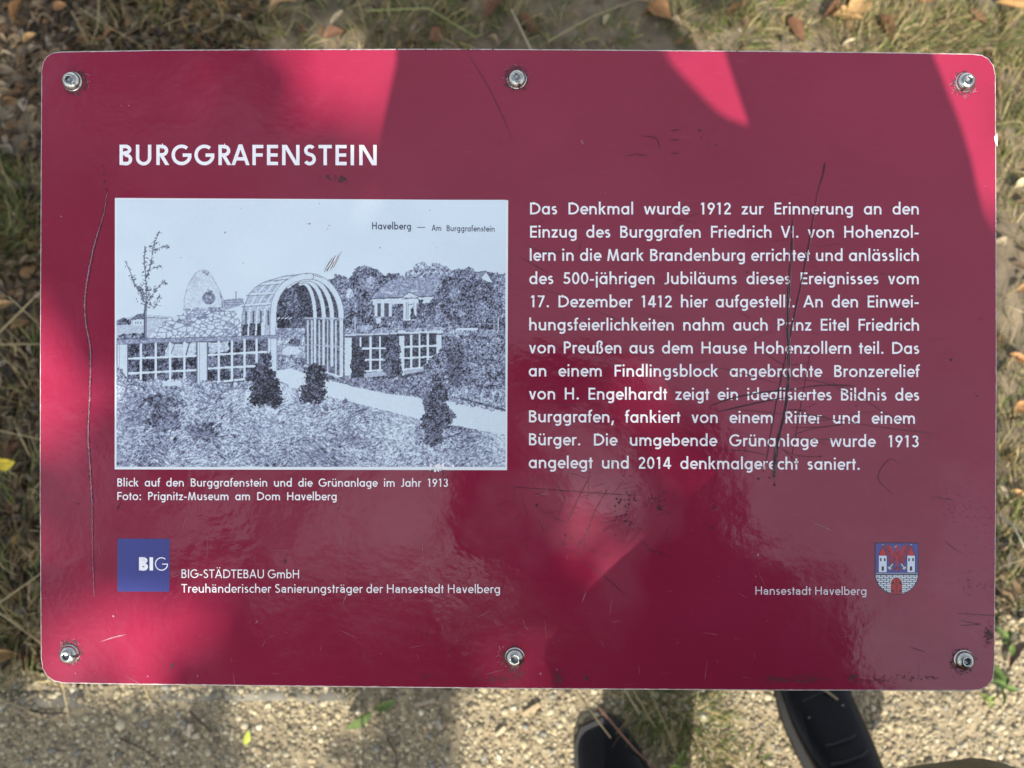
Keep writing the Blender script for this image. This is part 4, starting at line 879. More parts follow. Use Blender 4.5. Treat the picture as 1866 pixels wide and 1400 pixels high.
# coat of arms
B = Raster(1594, 988.5, 1674, 1084.5, 200, 240)
shield = B.poly([(1594, 988.5), (1674, 989), (1674, 1046)] + [(1634 + 40 * math.cos(R(t)), 1046 + 38.3 * math.sin(R(t))) for t in range(0, 181, 6)] + [(1594, 1046)])
rgb = np.zeros((240, 200, 3)); BK = s2l((30, 24, 44)); 
def paint(m, c): rgb[m] = s2l(c)
paint(shield, (30, 22, 50))
inner = B.poly([(1595.6, 990.2), (1672.4, 990.6), (1672.4, 1046)] + [(1634 + 38.4 * math.cos(R(t)), 1046 + 36.9 * math.sin(R(t))) for t in range(0, 181, 6)] + [(1595.6, 1046)])
paint(inner & (B.Y < 1044), (74, 76, 140))
paint(inner & (B.Y >= 1044), (30, 34, 52)); paint(inner & (B.Y >= 1044) & (B.Y < 1046.6), (140, 142, 158))
row = np.floor((B.Y - 1047.4) / 3.45); fx = ((B.X - 1594 + (row % 2) * 5.2) % 10.4); fy = (B.Y - 1047.4) - row * 3.45
paint(inner & (B.Y > 1047.2) & (fx > 1.4) & (fy > .95), (214, 222, 228))
tx = 1633.5
paint(B.ell(tx, 1066, 13.5, 16.5) & inner, (28, 30, 46)); paint(B.poly([(tx - 13.5, 1066), (tx + 13.5, 1066), (tx + 13.5, 1084), (tx - 13.5, 1084)]) & inner, (28, 30, 46))
ang = np.degrees(np.arctan2(1064 - B.Y, B.X - tx)); va = (B.ell(tx, 1065.5, 13, 16) & ~B.ell(tx, 1065.5, 10.4, 13)) & inner & (B.Y < 1066); paint(va & (((ang + 6) % 15) > 4), (220, 226, 230))
for sx in (-1, 1):
    side = inner & (np.abs(B.X - tx - sx * 12) < 1.7) & (B.Y >= 1065); paint(side & (((B.Y - 1065) % 3.5) > 1.1), (220, 226, 230))
gate = ((B.ell(tx, 1065, 9.8, 12.2) & (B.Y < 1065)) | ((np.abs(B.X - tx) < 9.8) & (B.Y >= 1065))) & inner
paint(gate, (168, 42, 44))
for x in (tx - .9, tx + .9): paint(gate & B.line([(x, 1050), (x, 1084)], .7), (60, 16, 24))
for sx in (-1, 1):
    for y in (1062.5, 1077): paint(gate & B.ell(tx + sx * 6.3, y, 2.2, 2.2) & ~B.ell(tx + sx * 4.6, y, 1.2, 1.2), (40, 14, 22)); paint(gate & B.line([(tx + sx * 9.8, y), (tx + sx * 6, y)], .8), (40, 14, 22))
# eagle
E = (176, 38, 50); ED = (66, 20, 44); cx = 1634.5
def eag(pts, c=E):
    for sgn in (1, -1): paint(B.poly([(cx + sgn * (x - cx), y) for x, y in pts]), c)
def feather(x0, y0, x1, y1, w_):
    for sgn in (1, -1):
        p = [(cx + sgn * (x0 - cx), y0), (cx + sgn * (x1 - cx), y1)]; paint(B.line(p, w_ + 1.3), ED); paint(B.line(p, w_), E)
for k, (x1, y1) in enumerate(((1612, 994), (1611.5, 999), (1612.5, 1004.5), (1613.5, 1010), (1615.5, 1015.5), (1618, 1021), (1621.5, 1026))): feather(1626 + k * .7, 1004 + k * 2.6, x1, y1, 1.7)
feather(1625, 1006, 1620, 994, 2.4); feather(1626, 1008, 1616, 996, 2)
eag([(1628, 1002), (1624, 996), (1621, 994), (1619.5, 997), (1622, 1003), (1624, 1012), (1629, 1016)])
paint(B.ell(cx, 1012, 6.2, 10), ED); paint(B.ell(cx, 1012, 5.3, 9.2), E); paint(B.line([(cx, 1004), (cx + .5, 997)], 4.6), E); paint(B.ell(cx - .5, 996, 3.2, 2.8), E); paint(B.line([(cx - 2, 996), (cx - 5, 997)], 1.3), (200, 170, 90)); paint(B.ell(cx - 1.4, 995.3, .6, .6), (240, 230, 220))
paint(B.ell(cx, 1009.5, 2.8, 3), ED); paint(B.ell(cx, 1009.5, 1.5, 1.7), E)
for x1, y1 in ((1629, 1028), (1625, 1027), (1622, 1024)): feather(1631, 1016, x1, y1, 1.4)
paint(B.line([(cx, 1019), (cx, 1035)], 2.6), E); paint(B.ell(cx, 1025.5, 2.4, 2), E); feather(1634, 1033, 1629, 1037, 1.1); feather(1633, 1035.5, 1631, 1039.5, 1); paint(B.ell(cx, 1038, 1.1, 2), E)
for sgn in (1, -1):
    p0 = (cx + sgn * 8, 1028); p1 = (cx + sgn * 12.5, 1034)
    paint(B.line([p0, p1], 1.7), (214, 214, 160))
    for a, b in ((16.5, 1033.5), (16, 1036), (13.5, 1038), (11, 1037)): paint(B.line([p1, (cx + sgn * a, b)], 1.2), (222, 220, 176))
# towers
for x in (1608.5, 1660):
    paint(B.poly([(x - 7.6, 1012), (x + 7.6, 1012), (x + 7.6, 1043.5), (x - 7.6, 1043.5)]), (26, 28, 46)); paint(B.poly([(x - 6.9, 1013), (x + 6.9, 1013), (x + 6.9, 1043), (x - 6.9, 1043)]), (214, 222, 232))
    paint(B.poly([(x - 8.6, 1013), (x + 8.6, 1013), (x, 993.5)]), (40, 14, 40)); paint(B.poly([(x - 7.2, 1012.2), (x + 7, 1012.2), (x, 996)]), (186, 44, 44)); paint(B.ell(x, 993, .8, .9), (220, 214, 220))
    for dx in (-3.6, 3.6): paint(B.poly([(x + dx - 1.4, 1017.5), (x + dx + 1.4, 1017), (x + dx + 1.4, 1023), (x + dx - 1.4, 1023)]), (30, 36, 50))
    paint(B.ell(x, 1034, 2.1, 2) | B.poly([(x - 2.1, 1034), (x + 2.1, 1034), (x + 2.1, 1040), (x - 2.1, 1040)]), (38, 44, 58))
link('coat_of_arms', B.mesh('coat_of_arms', .00010, rgb, shield), M['arms'], sign, MSIGN)

# ---------------------------------------------------------------- scratches, dirt and damage
class Marks:
    def __init__(s): s.t = Lettering()
    def line(s, pts, w_, z=.00030, wig=.4, taper=True):
        q = []
        for a, b in zip(pts, pts[1:]):
            k = max(2, int(math.dist(a, b) / 6))
            q += [(a[0] + (b[0] - a[0]) * i / k + random.gauss(0, wig * .4), a[1] + (b[1] - a[1]) * i / k + random.gauss(0, wig * .4)) for i in range(k)]
        q.append(pts[-1]); n = len(q); L_, R_ = [], []
        for i in range(n):
            d = Vector(q[min(i + 1, n - 1)]) - Vector(q[max(i - 1, 0)]); d.normalize(); nn = Vector((-d.y, d.x))
            ww = w_ / 2 * (1 + random.uniform(-wig, wig) * .6) * ((min(1, .35 + 3 * min(i, n - 1 - i) / n)) if taper else 1)
            L_.append(Vector(q[i]) + nn * ww); R_.append(Vector(q[i]) - nn * ww)
        for i in range(n - 1): s.t.poly([uv(*L_[i]), uv(*R_[i]), uv(*R_[i + 1]), uv(*L_[i + 1])], z)
    def speck(s, x, y, r, z=.00029):
        k = random.randint(5, 8); a0 = random.random() * 6
        s.t.poly([uv(x + r * random.uniform(.5, 1.2) * math.cos(a0 + 6.283 * i / k), y + r * random.uniform(.5, 1.2) * math.sin(a0 + 6.283 * i / k)) for i in range(k)], z)
    def cloud(s, x, y, rx_, ry_, n, r0, r1, z0=.00027):
        for i in range(n): s.speck(x + random.gauss(0, rx_), y + random.gauss(0, ry_), random.uniform(r0, r1), z0 + random.random() * .00003)
    def build(s, name, m):
        o = s.t.build(name, m)
        if name not in ('scratch', 'scratch_groove', 'gouge', 'picture_scratch'): o['kind'] = 'stuff'
        return o
def curve(pts, n=10):
    P = [Vector(p) for p in pts]; P = [P[0] * 2 - P[1]] + P + [P[-1] * 2 - P[-2]]; out = []
    for i in range(1, len(P) - 2):
        for k in range(n):
            t = k / n; a, b, c, d = P[i - 1:i + 3]
            out.append(tuple(.5 * ((2 * b) + (c - a) * t + (2 * a - 5 * b + 4 * c - d) * t * t + (3 * b - a - 3 * c + d) * t ** 3)))
    return out + [tuple(P[-2])]
LONG = curve([(196, 350), (188, 395), (174, 440), (162, 495), (155, 545), (157, 590), (165, 640), (164, 720), (161, 790), (165, 860), (168, 920), (169, 1000), (172, 1087)])
m = Marks(); m.line(LONG, 3.8, .00026, 1.1); 
for p in ((187, 303), (189, 318), (191, 332), (193, 345), (195, 356)): m.speck(*p, 2)
m.build('scratch', M['scr_dark'])
m = Marks(); m.line(LONG, 2.1, .00031, .8); m.build('scratch_groove', M['scr_pink'])
g1 = [(1443, 397), (1443, 430), (1441, 465), (1438, 500), (1436, 550), (1435, 600), (1437, 640), (1436, 690), (1433, 730), (1427, 765), (1419, 795), (1414, 830), (1411, 868)]
m = Marks(); m.line(g1, 3.4, .00031, .9); m.line([(1421, 780), (1414, 820), (1410, 870)], 6.2, .00030, 1.0)
m.line([(1489, 352), (1478, 420), (1463, 500), (1446, 580), (1437, 625), (1425, 680), (1414, 735), (1406, 780), (1398, 830), (1390, 862)], 1.8, .00033, .6); m.line([(1503, 298), (1500, 318), (1495, 332)], 2.4, .00033, .6, False); m.line([(1495, 332), (1489, 352)], 1.2, .00033)
m.build('gouge', M['scr_dark'])
m = Marks(); m.line([(1441, 460), (1437, 530), (1436, 600), (1437, 650), (1434, 725)], 1.2, .00035, 1.2); m.line([(1416, 805), (1412, 868)], 2.2, .00036, 1.6); m.cloud(1411, 858, 2.2, 10, 40, .5, 1.3, .00036); m.build('gouge_core', M['scr_grey'])
m = Marks()
m.line(curve([(1292, 741), (1330, 727), (1385, 716), (1430, 711), (1450, 709)]), 2.2, .00031); m.line(curve([(1308, 751), (1350, 741), (1400, 730), (1432, 725)]), 2.2, .00031); m.line([(1435, 746), (1471, 749)], 1.6); m.line([(1440, 753), (1480, 757), (1515, 763)], 1.6); m.line(curve([(1450, 709), (1490, 703), (1530, 702), (1557, 704)]), 1.8)
for x, y, r in ((1382, 873, 2.6), (1411, 884, 2.8), (1402, 871, 1.8), (1494, 832, 2), (1451, 845, 1.8), (1560, 740, 2), (1530, 774, 1.6), (1540, 849, 1.4), (1733, 656, 2.6), (1717, 660, 1), (1780, 722, 1.6), (1787, 582, 1.4), (1060, 862, 0), (1122, 1011, 1), (1199, 962, 1.5),
                (1149, 868, 1.8), (1136, 867, 2.2), (978, 920, 3.0), (1030, 976, 2), (1027, 993, 1.5), (1070, 908, 1.6), (1150, 952, 1.8), (1202, 928, 3.2), (1200, 920, 2), (1296, 962, 2.4), (1302, 925, 2.6), (1348, 900, 1.8), (1382, 872, 1), (1211, 1051, 2), (1000, 300, 1.4), (987, 322, 1), (912, 259, 1), (1275, 238, 2.2), (1278, 252, 1.4), (1300, 238, 1.2), (1291, 264, 1.2), (1306, 265, 1.8), (149, 231, 1.2),
                (151, 752, 1.6), (166, 718, 1), (143, 918, 2), (128, 675, 1.4), (616, 927, 1.2), (846, 945, 1), (832, 990, 1), (520, 1023, 2.6), (522, 1012, 1.4), (518, 1028, 1.2), (653, 1041, 1.2), (219, 918, 1.8), (218, 967, 1.4), (316, 1211, 2), (1070, 1236, 2.4), (1068, 1232, 1.4), (1252, 1240, 1.4), (1700, 690, 1), (1362, 496, 2), (1607, 499, 1.2)):
    if r: m.speck(x, y, r)
m.line([(217, 922), (214, 928)], 4); m.line([(312, 1218), (317, 1208)], 4.2)
for y in (238, 256, 280): m.line([(1222, y), (1238, y - 1)], 1.5)
m.line(curve([(1170, 248), (1195, 252), (1203, 272)]), .9); m.line([(1140, 285), (1160, 281), (1180, 285)], .9)
m.build('scuff_marks', M['scr_dark'])
m = Marks()        # darker red hairlines
HL = [[(918, 887), (1000, 892), (1090, 899), (1170, 903)], [(1076, 866), (1058, 900), (1033, 953)], [(1110, 888), (1085, 930), (1068, 972), (1050, 1000)], [(1005, 943), (1032, 952)], [(1065, 1025), (1100, 1050), (1140, 1085)], [(1180, 1000), (1220, 1016)],
      [(1455, 772), (1520, 765), (1580, 775), (1640, 783), (1700, 790)], [(1500, 690), (1560, 718), (1600, 745), (1660, 780)], [(1440, 780), (1500, 778), (1535, 773)], [(1445, 793), (1480, 782), (1530, 775)], [(1430, 795), (1480, 800), (1530, 802)], [(1420, 815), (1450, 830), (1496, 833)], [(1425, 818), (1455, 845)], [(1310, 820), (1360, 822), (1400, 830)], [(1330, 745), (1400, 752), (1440, 756)],
      [(1640, 845), (1620, 838), (1600, 870), (1625, 900)], [(1720, 985), (1745, 1005)], [(1660, 1180), (1690, 1190)], [(1390, 640), (1430, 665), (1480, 660)], [(1310, 670), (1350, 680), (1420, 700)], [(950, 470), (1000, 498)], [(958, 447), (985, 458), (1030, 460)], [(855, 103), (885, 150), (915, 210), (932, 250)], [(1480, 620), (1440, 850)], [(1060, 440), (1055, 455)], [(1440, 690), (1510, 700), (1570, 735)], [(1745, 1118), (1815, 1122)], [(1748, 1130), (1770, 1135), (1785, 1138), (1750, 1140)], [(1700, 905), (1740, 912)]]
for p in HL: m.line(curve(p, 6), 1.1, .00022, .5)
for i in range(70):
    x, y = random.uniform(920, 1240), random.uniform(860, 1010); a = random.uniform(0, 3.14); l = random.uniform(8, 45); m.line([(x, y), (x + l * math.cos(a), y + l * math.sin(a))], .6, .00021 + random.random() * 2e-5, .5)
for i in range(60):
    x, y = random.uniform(940, 1700), random.uniform(380, 860); a = random.uniform(-.5, .5); l = random.uniform(10, 60); m.line([(x, y), (x + l * math.cos(a), y + l * math.sin(a))], .55, .00021 + random.random() * 2e-5, .5)
m.cloud(1200, 915, 8, 12, 30, 1, 2.4, .00021); m.cloud(1140, 920, 14, 18, 24, 1, 3, .00021); m.cloud(1775, 1060, 22, 12, 70, .4, 1.3, .00021); m.cloud(1760, 930, 26, 34, 110, .4, 1.3, .00021)  # red specks: scratched areas, and at right gaps in the sky reflection painted in
m.build('scratches_reflection_gaps', M['scr_gap_red'])
m = Marks()        # pale scratches
for i in range(60):
    x, y = random.uniform(90, 1800), random.choice([random.uniform(870, 1240), random.uniform(1080, 1240)]); a = random.choice([random.uniform(1.1, 2.0), random.uniform(-.6, .6)]); l = random.uniform(6, 40)
    m.line([(x, y), (x + l * math.cos(a), y + l * math.sin(a))], .5, .00022 + random.random() * 2e-5, .5)
m.line([(184, 1169), (205, 1162), (230, 1156)], 2.0); m.line([(1060, 1100), (1068, 1078)], 1.2); m.line([(625, 1100), (633, 1080)], 1.2); m.line([(466, 1137), (470, 1130)], 1.8); m.line(curve([(1480, 952), (1500, 960), (1520, 970)]), 1.2)
for x, y, r in ((235, 193, 1.8), (222, 193, 1.4), (1060, 258, 2.6), (1062, 262, 1.8), (1381, 1011, 2.6), (1377, 1050, 1.4), (1103, 353, 1.2), (207, 1123, 2.2), (138, 1227, 1.6), (112, 395, 2.2), (1310, 1050, 1), (985, 1228, 2.6), (1015, 1220, 1.6), (360, 1232, 2), (270, 1232, 2)): m.speck(x, y, r, .00032)
for (sx, sy), bias in zip(SCREWS, ((18, 8), (-6, -14), (-4, 12), (2, -12), (-16, -4), (-10, 8))):
    for i in range(26):
        a = random.uniform(0, 6.28); r = random.uniform(18, 23); x, y = sx + r * math.cos(a) + bias[0] * .45, sy + r * math.sin(a) + bias[1] * .45
        m.line([(x, y), (x + random.gauss(0, 4), y + random.gauss(0, 4))], .9, .00030 + random.random() * 3e-5)
for off, w_ in ((3.4, .8), (-3.4, .6)):
    m.line([(x + off, y) for x, y in g1], w_, .00034, 1.2)
m.line([(1491.5, 352), (1480.5, 420), (1465.5, 500), (1448.5, 580), (1439.5, 625)], .6, .00034, 1.2)
for i in range(90):
    x, y = random.choice([(random.uniform(90, 1800), random.uniform(1090, 1240)), (random.uniform(90, 1800), random.uniform(100, 1240))]); m.speck(x, y, random.uniform(.4, .9), .00033)
m.build('paint_scrapes', M['scr_pink'])
m = Marks()
for (sx, sy), bias in zip(SCREWS, ((17, 8), (-4, -8), (-4, 10), (2, -10), (-10, 10), (-7, 7))):
    for i in range(110):
        a = random.uniform(0, 6.28); r = random.gauss(19, 2.6); m.speck(sx + r * math.cos(a) + bias[0] * .3, sy + r * math.sin(a) + bias[1] * .3, random.uniform(.7, 2.0), .00024 + random.random() * 3e-5)
m.cloud(600, 324, 8, 3, 18, .7, 2, .00024); m.cloud(622, 327, 6, 3.5, 40, .7, 2, .00024)
for x, y, rx_, ry_, n in ((903, 1236, 14, 4, 40), (938, 1226, 16, 9, 70), (1015, 1236, 5, 9, 60), (1068, 1236, 3, 3, 12), (790, 1235, 20, 3, 10), (1408, 1238, 10, 3, 24), (1450, 1240, 22, 3, 60), (1553, 1234, 4, 4, 24), (1595, 1240, 16, 2, 20), (1640, 1235, 26, 3, 24), (1700, 1236, 14, 2, 12), (1802, 1158, 4, 8, 60), (1480, 1233, 12, 3, 20), (786, 858, 10, 2, 12), (802, 866, 13, 5, 22)): m.cloud(x, y, rx_, ry_, int(n * 1.5), .5, 1.6)
for i in range(110): m.speck(random.uniform(380, 1750), 90 + random.gauss(0, .8), random.uniform(.5, 1.6), .00036)
m.build('dirt_specks', M['grime'])
m = Marks(); m.cloud(850, 90, 4, 1.5, 14, .8, 2.4, .0004); m.cloud(1345, 91, 3, 1.2, 10, .6, 1.6, .0004); m.cloud(146, 160, 5, 8, 26, .5, 1.4, .0004); m.cloud(1380, 91, 20, 1, 14, .5, 1.2, .0004); m.build('moss_specks', M['moss'])
m = Marks()
for a, b in (((592, 493), (606, 470)), ((596, 495), (612, 466)), ((602, 492), (618, 464)), ((606, 490), (623, 459)), ((590, 496), (600, 488))): m.line([a, b], 1.2, .00034, 1.0)
m.build('picture_scratch', M['scr_dark'])
m = Marks()
for a, b in (((594, 494), (609, 468)), ((599, 494), (615, 465)), ((604, 491), (620, 462))): m.line([a, b], 1.8, .00033, 1.0)
m.cloud(800, 851, 10, 3.2, 45, 1.2, 2.8, .00033)
m.build('chipped_paint', M['white_ink'])

# ---------------------------------------------------------------- the photographer: only shoes and trouser knees show, the body casts the shadow
def loft(path, radii, seg=14, close=True):
    """path Vectors, radii (a across, b fore-aft); rings follow the path"""
    n = len(path); Vs, Fs = [], []
    side = Vector((1, 0, 0))
    for i in range(n):
        d = (path[min(i + 1, n - 1)] - path[max(i - 1, 0)]).normalized()
        s_ = (side - d * side.dot(d)); s_ = s_.normalized() if s_.length > .05 else d.orthogonal().normalized()
        f_ = d.cross(s_)
        for k in range(seg):
            t = 2 * math.pi * k / seg; Vs.append(path[i] + s_ * math.cos(t) * radii[i][0] + f_ * math.sin(t) * radii[i][1])
    for i in range(n - 1):
        for k in range(seg): Fs.append((i * seg + k, i * seg + (k + 1) % seg, (i + 1) * seg + (k + 1) % seg, (i + 1) * seg + k))
    Fs.append(tuple(range(seg))[::-1]); Fs.append(tuple(range((n - 1) * seg, n * seg)))
    return Vs, Fs
def joined(name, parts, m, parent, voxel=None, smooth=4):
    Vs, Fs = [], []
    for v, f in parts:
        b = len(Vs); Vs += [x[:] for x in v]; Fs += [tuple(i + b for i in q) for q in f]
    me = bpy.data.meshes.new(name); me.from_pydata(Vs, [], Fs); me.update()
    bm = bmesh.new(); bm.from_mesh(me); bmesh.ops.recalc_face_normals(bm, faces=bm.faces[:]); bm.to_mesh(me); bm.free()
    if voxel:
        t = bpy.data.objects.new('tmp', me); COL.objects.link(t)
        md = t.modifiers.new('r', 'REMESH'); md.mode = 'VOXEL'; md.voxel_size = voxel
        md = t.modifiers.new('s', 'SMOOTH'); md.iterations = smooth; md.factor = .5
        dg = bpy.context.evaluated_depsgraph_get(); me2 = bpy.data.meshes.new_from_object(t.evaluated_get(dg))
        bpy.data.objects.remove(t); me = me2; me.name = name
    for p in me.polygons: p.use_smooth = True
    return link(name, me, m, parent)
def ball(c, rx_, ry_, rz_, seg=16):
    path = [c + Vector((0, 0, rz_ * math.sin(R(a)))) for a in range(-80, 81, 20)]
    return loft(path, [(rx_ * math.cos(R(a)), ry_ * math.cos(R(a))) for a in range(-80, 81, 20)], seg)
person = empty('person', (0.34, -0.5, 0))
tag(person, 'person in black shoes, khaki trousers and dark jacket leaning over the panel with a phone', 'person')
SKIN = mat('skin', (.45, .27, .19), .5, var=.1); JACK = mat('jacket_cloth', (.018, .020, .026), .85, var=.3, vscale=60); KHAKI = mat('khaki_cloth', (.115, .092, .045), .9, var=.25, vscale=50, bump=.3, bscale=700)
HAIR = mat('hair', (.05, .035, .025), .6, var=.3)
LT, LH = Vector((.130, -.325, 0)), Vector((.220, -.600, 0)); RT, RH = Vector((.449, -.21, 0)), Vector((.543, -.495, 0))
LA = LT.lerp(LH, .82) + Vector((0, 0, .10)); RA = RT.lerp(RH, .82) + Vector((0, 0, .10))
LK, RK = Vector((.245, -.47, .50)), Vector((.456, -.367, .50)); HIP = Vector((.29, -.46, .90)); LHP = HIP + Vector((-.09, 0, -.03)); RHP = HIP + Vector((.09, 0, -.03))
CH = shade(1700, 800, .42); UC = shade(1480, 560, .50); NK = shade(1235, 370, .56); HD = shade(965, 40, .64)
def sgn_pt(u, v, h): return CEN + U * u + V * v + N * h
LS = sgn_pt(.02, -.24, .60); RS = sgn_pt(.26, -.30, .56); LE = sgn_pt(-.036, -.175, .50); RE = sgn_pt(.203, -.085, .45)
LHD = sgn_pt(-.016, -.004, .502); RHD = sgn_pt(.14, -.004, .502)
limb = lambda pts, rs, s=12: loft(pts, [(r, r) for r in rs], s)
head = [ball(HD, .075, .092, .108), limb([NK, NK.lerp(HD, .5), HD], [.055, .05, .05]), ball(HD + Vector((0, .085, -.012)), .013, .018, .02, 8), ball(HD + Vector((-.074, 0, -.005)), .012, .02, .03, 8), ball(HD + Vector((.074, 0, -.005)), .012, .02, .03, 8), ball(HD + Vector((0, .058, -.075)), .032, .028, .03, 10)]
def hand(c, sx):
    out = [loft([c + Vector((sx * .03, -.03, -.01)), c + Vector((sx * .01, 0, .0)), c + Vector((-sx * .004, .03, .004))], [(.018, .024), (.017, .036), (.012, .036)], 10)]
    for k in range(4):
        b = c + V * (-.028 + .019 * k) + Vector((sx * .008, 0, 0)) - N * .008
        L_ = (.058, .068, .064, .05)[k]
        out.append(limb([b, b - U * sx * L_ * .45 - N * .009, b - U * sx * L_ * .8 + N * .0, b - U * sx * L_ * .95 + N * .008], [.0095, .009, .008, .0065], 8))
    out.append(limb([c - V * .03 + N * .012, c - V * .05 - U * sx * .02 + N * .016, c - V * .045 - U * sx * .045 + N * .015], [.012, .010, .008], 8))
    return out
body = head + hand(LHD, -1) + hand(RHD, 1) + [limb([LE, LHD + Vector((-.03, -.03, -.01))], [.04, .027]), limb([RE, RHD + Vector((.03, -.03, -.01))], [.04, .027]), limb([LS, LE], [.05, .04]), limb([RS, RE], [.05, .04]),
    loft([HIP, HIP.lerp(CH, .5), CH, UC, NK], [(.13, .09), (.125, .09), (.10, .09), (.10, .08), (.055, .055)]), limb([UC, LS], [.06, .05]), limb([UC, RS], [.06, .05]),
    limb([LHP, LK, LA], [.075, .052, .035]), limb([RHP, RK, RA], [.075, .052, .035]), limb([LA, LT.lerp(LH, .6) + Vector((0, 0, .04))], [.03, .02]), limb([RA, RT.lerp(RH, .6) + Vector((0, 0, .04))], [.03, .02])]
joined('body', body, SKIN, person, .007, 3)
joined('hair', [ball(HD + Vector((0, -.018, .022)), .084, .095, .100)], HAIR, person, .009, 3)
joined('jacket', [loft([HIP + Vector((-.02, .0, -.06)), HIP + Vector((-.01, 0, .06)), HIP.lerp(CH, .55) + Vector((-.075, 0, 0)), CH + Vector((.012, 0, 0)), UC, NK.lerp(UC, .25)], [(.23, .125), (.22, .125), (.185, .12), (.118, .11), (.115, .10), (.075, .07)]),
    limb([UC, LS, LS.lerp(LE, .5), LE, LE.lerp(LHD, .72)], [.085, .066, .058, .054, .040]), limb([UC, RS, RS.lerp(RE, .5), RE, RE.lerp(RHD, .7)], [.085, .066, .063, .063, .046])], JACK, person, .010, 5)
tr = joined('trousers', [loft([HIP + Vector((0, 0, .05)), HIP + Vector((0, 0, -.04)), HIP + Vector((0, 0, -.10))], [(.155, .115), (.165, .115), (.15, .105)]),
    limb([LHP, LHP.lerp(LK, .5), LK, LK.lerp(LA, .5), LA + Vector((0, -.01, .03))], [.092, .085, .076, .074, .072]), limb([RHP, RHP.lerp(RK, .5), RK, RK.lerp(RA, .5), RA + Vector((0, -.01, .03))], [.092, .090, .086, .074, .072])], KHAKI, person, .009, 3)
SHOE = mat('shoe_leather', (.002, .002, .003), .34, spec=.22, var=.3, vscale=80, bump=.25, bscale=300); SOLE = mat('shoe_sole', (.006, .006, .007), .6); LACE = mat('lace', (.009, .009, .012), .8); EYE = mat('eyelet_metal', (.5, .5, .5), .3, metal=1)
def shoe(toe, heel, label):
    ax = (heel - toe); L_ = ax.length; d = ax.normalized(); s_ = Vector((-d.y, d.x, 0)); root = None
    prof = [(.0, .018, .020, .020), (.02, .033, .030, .021), (.06, .044, .045, .026), (.10, .048, .055, .031), (.15, .046, .075, .040), (.19, .040, .095, .050), (.235, .037, .105, .055), (.275, .034, .105, .055), (.292, .020, .085, .045)]
    k = L_ / .29; Vs, Fs = [], []; seg = 18
    for (x, w_, top_, c) in prof:
        for q in range(seg):
            t = 2 * math.pi * q / seg; y = 1.14 * w_ * math.copysign(abs(math.cos(t)) ** .75, math.cos(t)); zz = .012 + (top_ - .012) * (.5 + .5 * math.sin(t)) ** (.8)
            Vs.append(toe + d * x * k + s_ * y + Vector((0, 0, zz)))
    n = len(prof)
    for i in range(n - 1):
        for q in range(seg): Fs.append((i * seg + q, i * seg + (q + 1) % seg, (i + 1) * seg + (q + 1) % seg, (i + 1) * seg + q))
    Fs.append(tuple(range(seg))); Fs.append(tuple(range((n - 1) * seg, n * seg))[::-1])
    o = joined('shoe', [(Vs, Fs)], SHOE, person); sub = o.modifiers.new('s', 'SUBSURF'); sub.levels = 1; sub.render_levels = 2
    if label: o['label'] = label
    bm = bmesh.new(); lo, hi = [], []
    out = [(x, w_) for (x, w_, _, _) in prof]; ring_ = [(x * k - .004, (1.14 * w_ + .004)) for x, w_ in out] + [(x * k, -(1.14 * w_ + .004)) for x, w_ in out[::-1]]
    for x, y in ring_: p = toe + d * x + s_ * y; lo.append(bm.verts.new((p.x, p.y, .004))); hi.append(bm.verts.new((p.x, p.y, .022)))
    m_ = len(lo)
    for i in range(m_): bm.faces.new((lo[i], lo[(i + 1) % m_], hi[(i + 1) % m_], hi[i]))
    bm.faces.new(hi); bm.faces.new(lo[::-1]); bmesh.ops.recalc_face_normals(bm, faces=bm.faces[:])
    link('sole', from_bm('sole', bm), SOLE, o)
    for j in range(4):
        x = .135 + .022 * j; z = .070 + .015 * j; c = toe + d * x * k + Vector((0, 0, z + .004))
        v, f = tube([c - s_ * .030 + Vector((0, 0, -.014)), c - s_ * .014, c, c + s_ * .014, c + s_ * .030 + Vector((0, 0, -.014))], [.0022] * 5, 6)
        joined('lace', [(v, f)], LACE, o)
    for x, hw, zt in ((.088, .040, .050), (.245, .034, .100)):
        pts = [toe + d * (x - .018 * math.sin(R(a))) * k + s_ * hw * math.cos(R(a)) + Vector((0, 0, .020 + (zt - .016) * math.sin(R(a)))) for a in range(0, 181, 12)]
        v, f = tube(pts, [.0016] * len(pts), 5); joined('seam', [(v, f)], LACE, o)
    for sg in (-1, 1):
        c = toe + d * .10 * k + s_ * .026 * sg + Vector((0, 0, .052)); pts = [c + d * .004 * math.cos(R(a)) + s_ * .004 * math.sin(R(a)) for a in range(0, 361, 40)]
        v, f = tube(pts, [.0012] * len(pts), 5); joined('eyelet', [(v, f)], EYE, o)
    return o
shoe(LT, LH, None); shoe(RT, RH, None)
ph = empty('phone', sgn_pt(.055, 0, .492)); tag(ph, 'dark slab phone held flat over the panel in both hands', 'phone')
bm = bmesh.new(); box_bm(bm, (0, 0, 0), (.160, .076, .008)); bmesh.ops.bevel(bm, geom=bm.edges[:], offset=.0035, segments=3, affect='EDGES')
link('case', from_bm('case', bm, True), mat('phone_case', (.02, .02, .022), .4), ph, Matrix.Translation(sgn_pt(.055, 0, .4935)) @ Matrix.Rotation(TILT, 4, 'X'))

